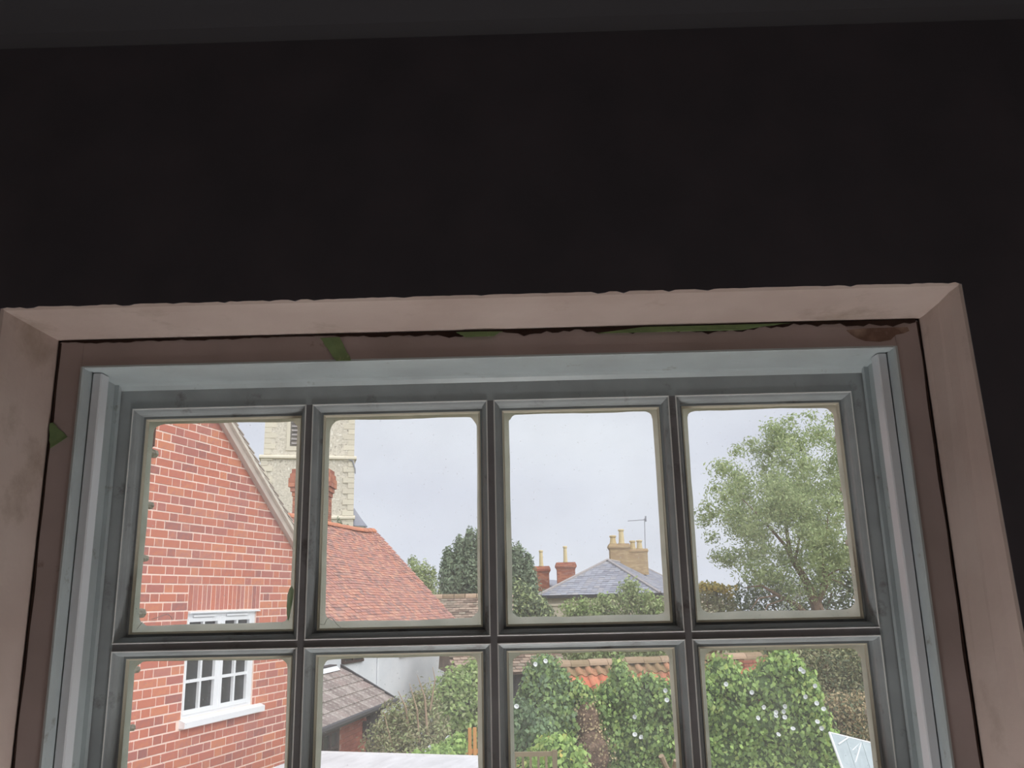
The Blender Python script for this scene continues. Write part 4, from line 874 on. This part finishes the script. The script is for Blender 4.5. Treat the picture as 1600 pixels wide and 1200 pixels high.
# the large pale tree on the right
rr = random.Random(5); bl = []
for i in range(150):
    while True:
        x, y, z = (rr.uniform(-1, 1) for _ in range(3))
        if x*x+y*y+z*z < 1: break
    u = 1268+x*165; v = 800+z*-140; lim = 1085+.0013*(v-800)**2
    if u < lim+14: u = lim+14
    bl.append(B(u, v, 24+y*2.6, rr.uniform(20, 36), rr.uniform(16, 28)))
for (u, v) in ((1105, 790), (1100, 815), (1118, 762), (1112, 840), (1130, 730), (1150, 705), (1175, 690), (1205, 668), (1235, 655), (1265, 650), (1300, 650), (1120, 870), (1140, 880), (1330, 660)): bl.append(B(u, v, 24, 16, 12))
tb = [([(at(1290, 960, 24).x, 24, 0), at(1282, 965, 24), at(1274, 940, 24), at(1255, 900, 24), at(1235, 870, 24), at(1225, 800, 24)], [.22, .17, .14, .10, .07, .03]),
      ([at(1276, 945, 24), at(1290, 915, 23.8), at(1285, 870, 23.6), at(1295, 800, 23.5)], [.09, .07, .05, .02]),
      ([at(1265, 965, 23.6), at(1245, 945, 23.4), at(1215, 930, 23.2), at(1190, 915, 23), at(1165, 918, 22.9)], [.08, .065, .05, .03, .012]),
      ([at(1255, 900, 24), at(1225, 850, 24), at(1190, 810, 23.8), at(1160, 780, 23.8)], [.06, .045, .03, .015]),
      ([at(1282, 905, 23.5), at(1310, 890, 23.3), at(1325, 892, 23.2)], [.03, .02, .008]), ([at(1280, 915, 23.5), at(1300, 905, 23.3), at(1322, 915, 23.2)], [.03, .02, .008]),
      ([at(1240, 885, 24), at(1250, 840, 23.8), at(1262, 800, 23.7)], [.05, .03, .012]), ([at(1215, 930, 23.2), at(1185, 935, 23), at(1172, 955, 22.9)], [.03, .02, .008]), ([at(1230, 935, 23.2), at(1200, 945, 23), at(1190, 965, 22.9)], [.025, .018, .008])]
bush('garden_tree', 'tall airy pale green tree with bare brown lower branches', bl, 36000, .11, M['l_tree'], g0(1285, 24), 'tree', extra=(M['l_shrub'], 9000), stems=tb, asp=.42, shell=.95)
bl = []
for (u, v, a, b) in ((1165, 935, 26, 28), (1200, 920, 30, 30), (1245, 940, 40, 34), (1300, 925, 40, 40), (1330, 890, 26, 40), (1350, 940, 30, 40), (1180, 970, 40, 26), (1270, 990, 90, 40), (1140, 980, 30, 22)): bl.append(B(u, v, 26.5, a, b))
bush('dark_hedge', 'dark green hedge mass behind the trunk of the pale tree', bl, 7500, .13, M['l_dark'], g0(1260, 26.5), 'hedge', asp=.5)
bl = [B(1105, 930, 25, 18, 20), B(1125, 938, 25, 18, 20), B(1140, 955, 25, 16, 18), B(1115, 965, 25, 30, 20), B(1100, 990, 25, 34, 18)]
T = bush('flowering_shrub', 'shrub with yellow flowering tips left of the pale tree', bl, 2600, .11, M['l_olive'], g0(1115, 25))
P_, D_2 = cloud([B(1105, 920, 24.8, 12, 8), B(1122, 918, 24.8, 12, 7), B(1138, 926, 24.8, 8, 10), B(1150, 918, 24.8, 4, 4), B(1098, 915, 24.8, 8, 6)], 420); leaves('yellow_blossom', P_, D_2, .11, M['l_yellow'], T, T.location, .7)
bl = []
for (u, v, a, b) in ((1255, 1030, 30, 26), (1290, 1040, 34, 30), (1330, 1035, 34, 34), (1365, 1050, 26, 40), (1300, 1070, 40, 24), (1345, 1080, 36, 30)): bl.append(B(u, v, 22.5, a, b))
bush('garden_shrub', 'mixed olive green shrub standing right of the creeper mound', bl, 5000, .10, M['l_olive'], g0(1310, 22.5), extra=(M['l_dark'], 3500), asp=.45)
bl = []
for (u, v, a, b) in ((1300, 1105, 30, 22), (1335, 1110, 30, 28), (1362, 1110, 20, 30), (1320, 1140, 34, 24), (1350, 1145, 26, 20), (1330, 1180, 50, 30)): bl.append(B(u, v, 20.5, a, b))
bush('garden_shrub', 'rusty tinted shrub above the glass lean-to roof', bl, 4500, .09, M['l_rust'], g0(1330, 20.5), extra=(M['l_dark'], 2200), asp=.45)

# ------------------------------------------------------------------ conservatory roof
CG = thing('conservatory', 'white framed conservatory roof at the lower right', 'conservatory', (at(1340, 1180, 13).x, 13, 0))
ap, rtp, lf, bt = at(1296, 1145, 13.4), at(1372, 1164, 13.0), at(1318, 1206, 12.2), at(1400, 1260, 11.6)
def bar(a, b, r=.011): MB().tube([a, b], r, 6).build('roof_bar', M['white'], CG, CG.location)
nn = (rtp-ap).cross(lf-ap).normalized(); nn = nn if nn.z > 0 else -nn
c4 = ap+(lf-ap)*1.0; grid = lambda s, t: ap.lerp(rtp, s).lerp(lf.lerp(bt, s), t)
for i in range(3):
    MB().solid([grid(i/3+.003, .0)+nn*.006, grid(i/3+.330, .0)+nn*.006, grid(i/3+.330, 1)+nn*.006, grid(i/3+.003, 1)+nn*.006], [grid(i/3+.003, .0)-nn*.006, grid(i/3+.330, .0)-nn*.006, grid(i/3+.330, 1)-nn*.006, grid(i/3+.003, 1)-nn*.006]).build('roof_pane', M['clearpane'], CG, CG.location)
bar(ap, rtp, .018)
bar(at(1310, 1163, 13), at(1326, 1152, 13.2)); bar(at(1313, 1190, 12.6), at(1346, 1160, 13.1)); bar(at(1330, 1200, 12.5), at(1366, 1172, 12.9)); bar(at(1346, 1160, 13.1), at(1334, 1200, 12.4))
bar(lf, bt, .018); bar(ap, lf, .018)
MB().box(-.35, 1.2, -1.0, .3, 0, bt.z-.15).build('base_wall', M['white'], CG)
bpy.context.view_layer.update()
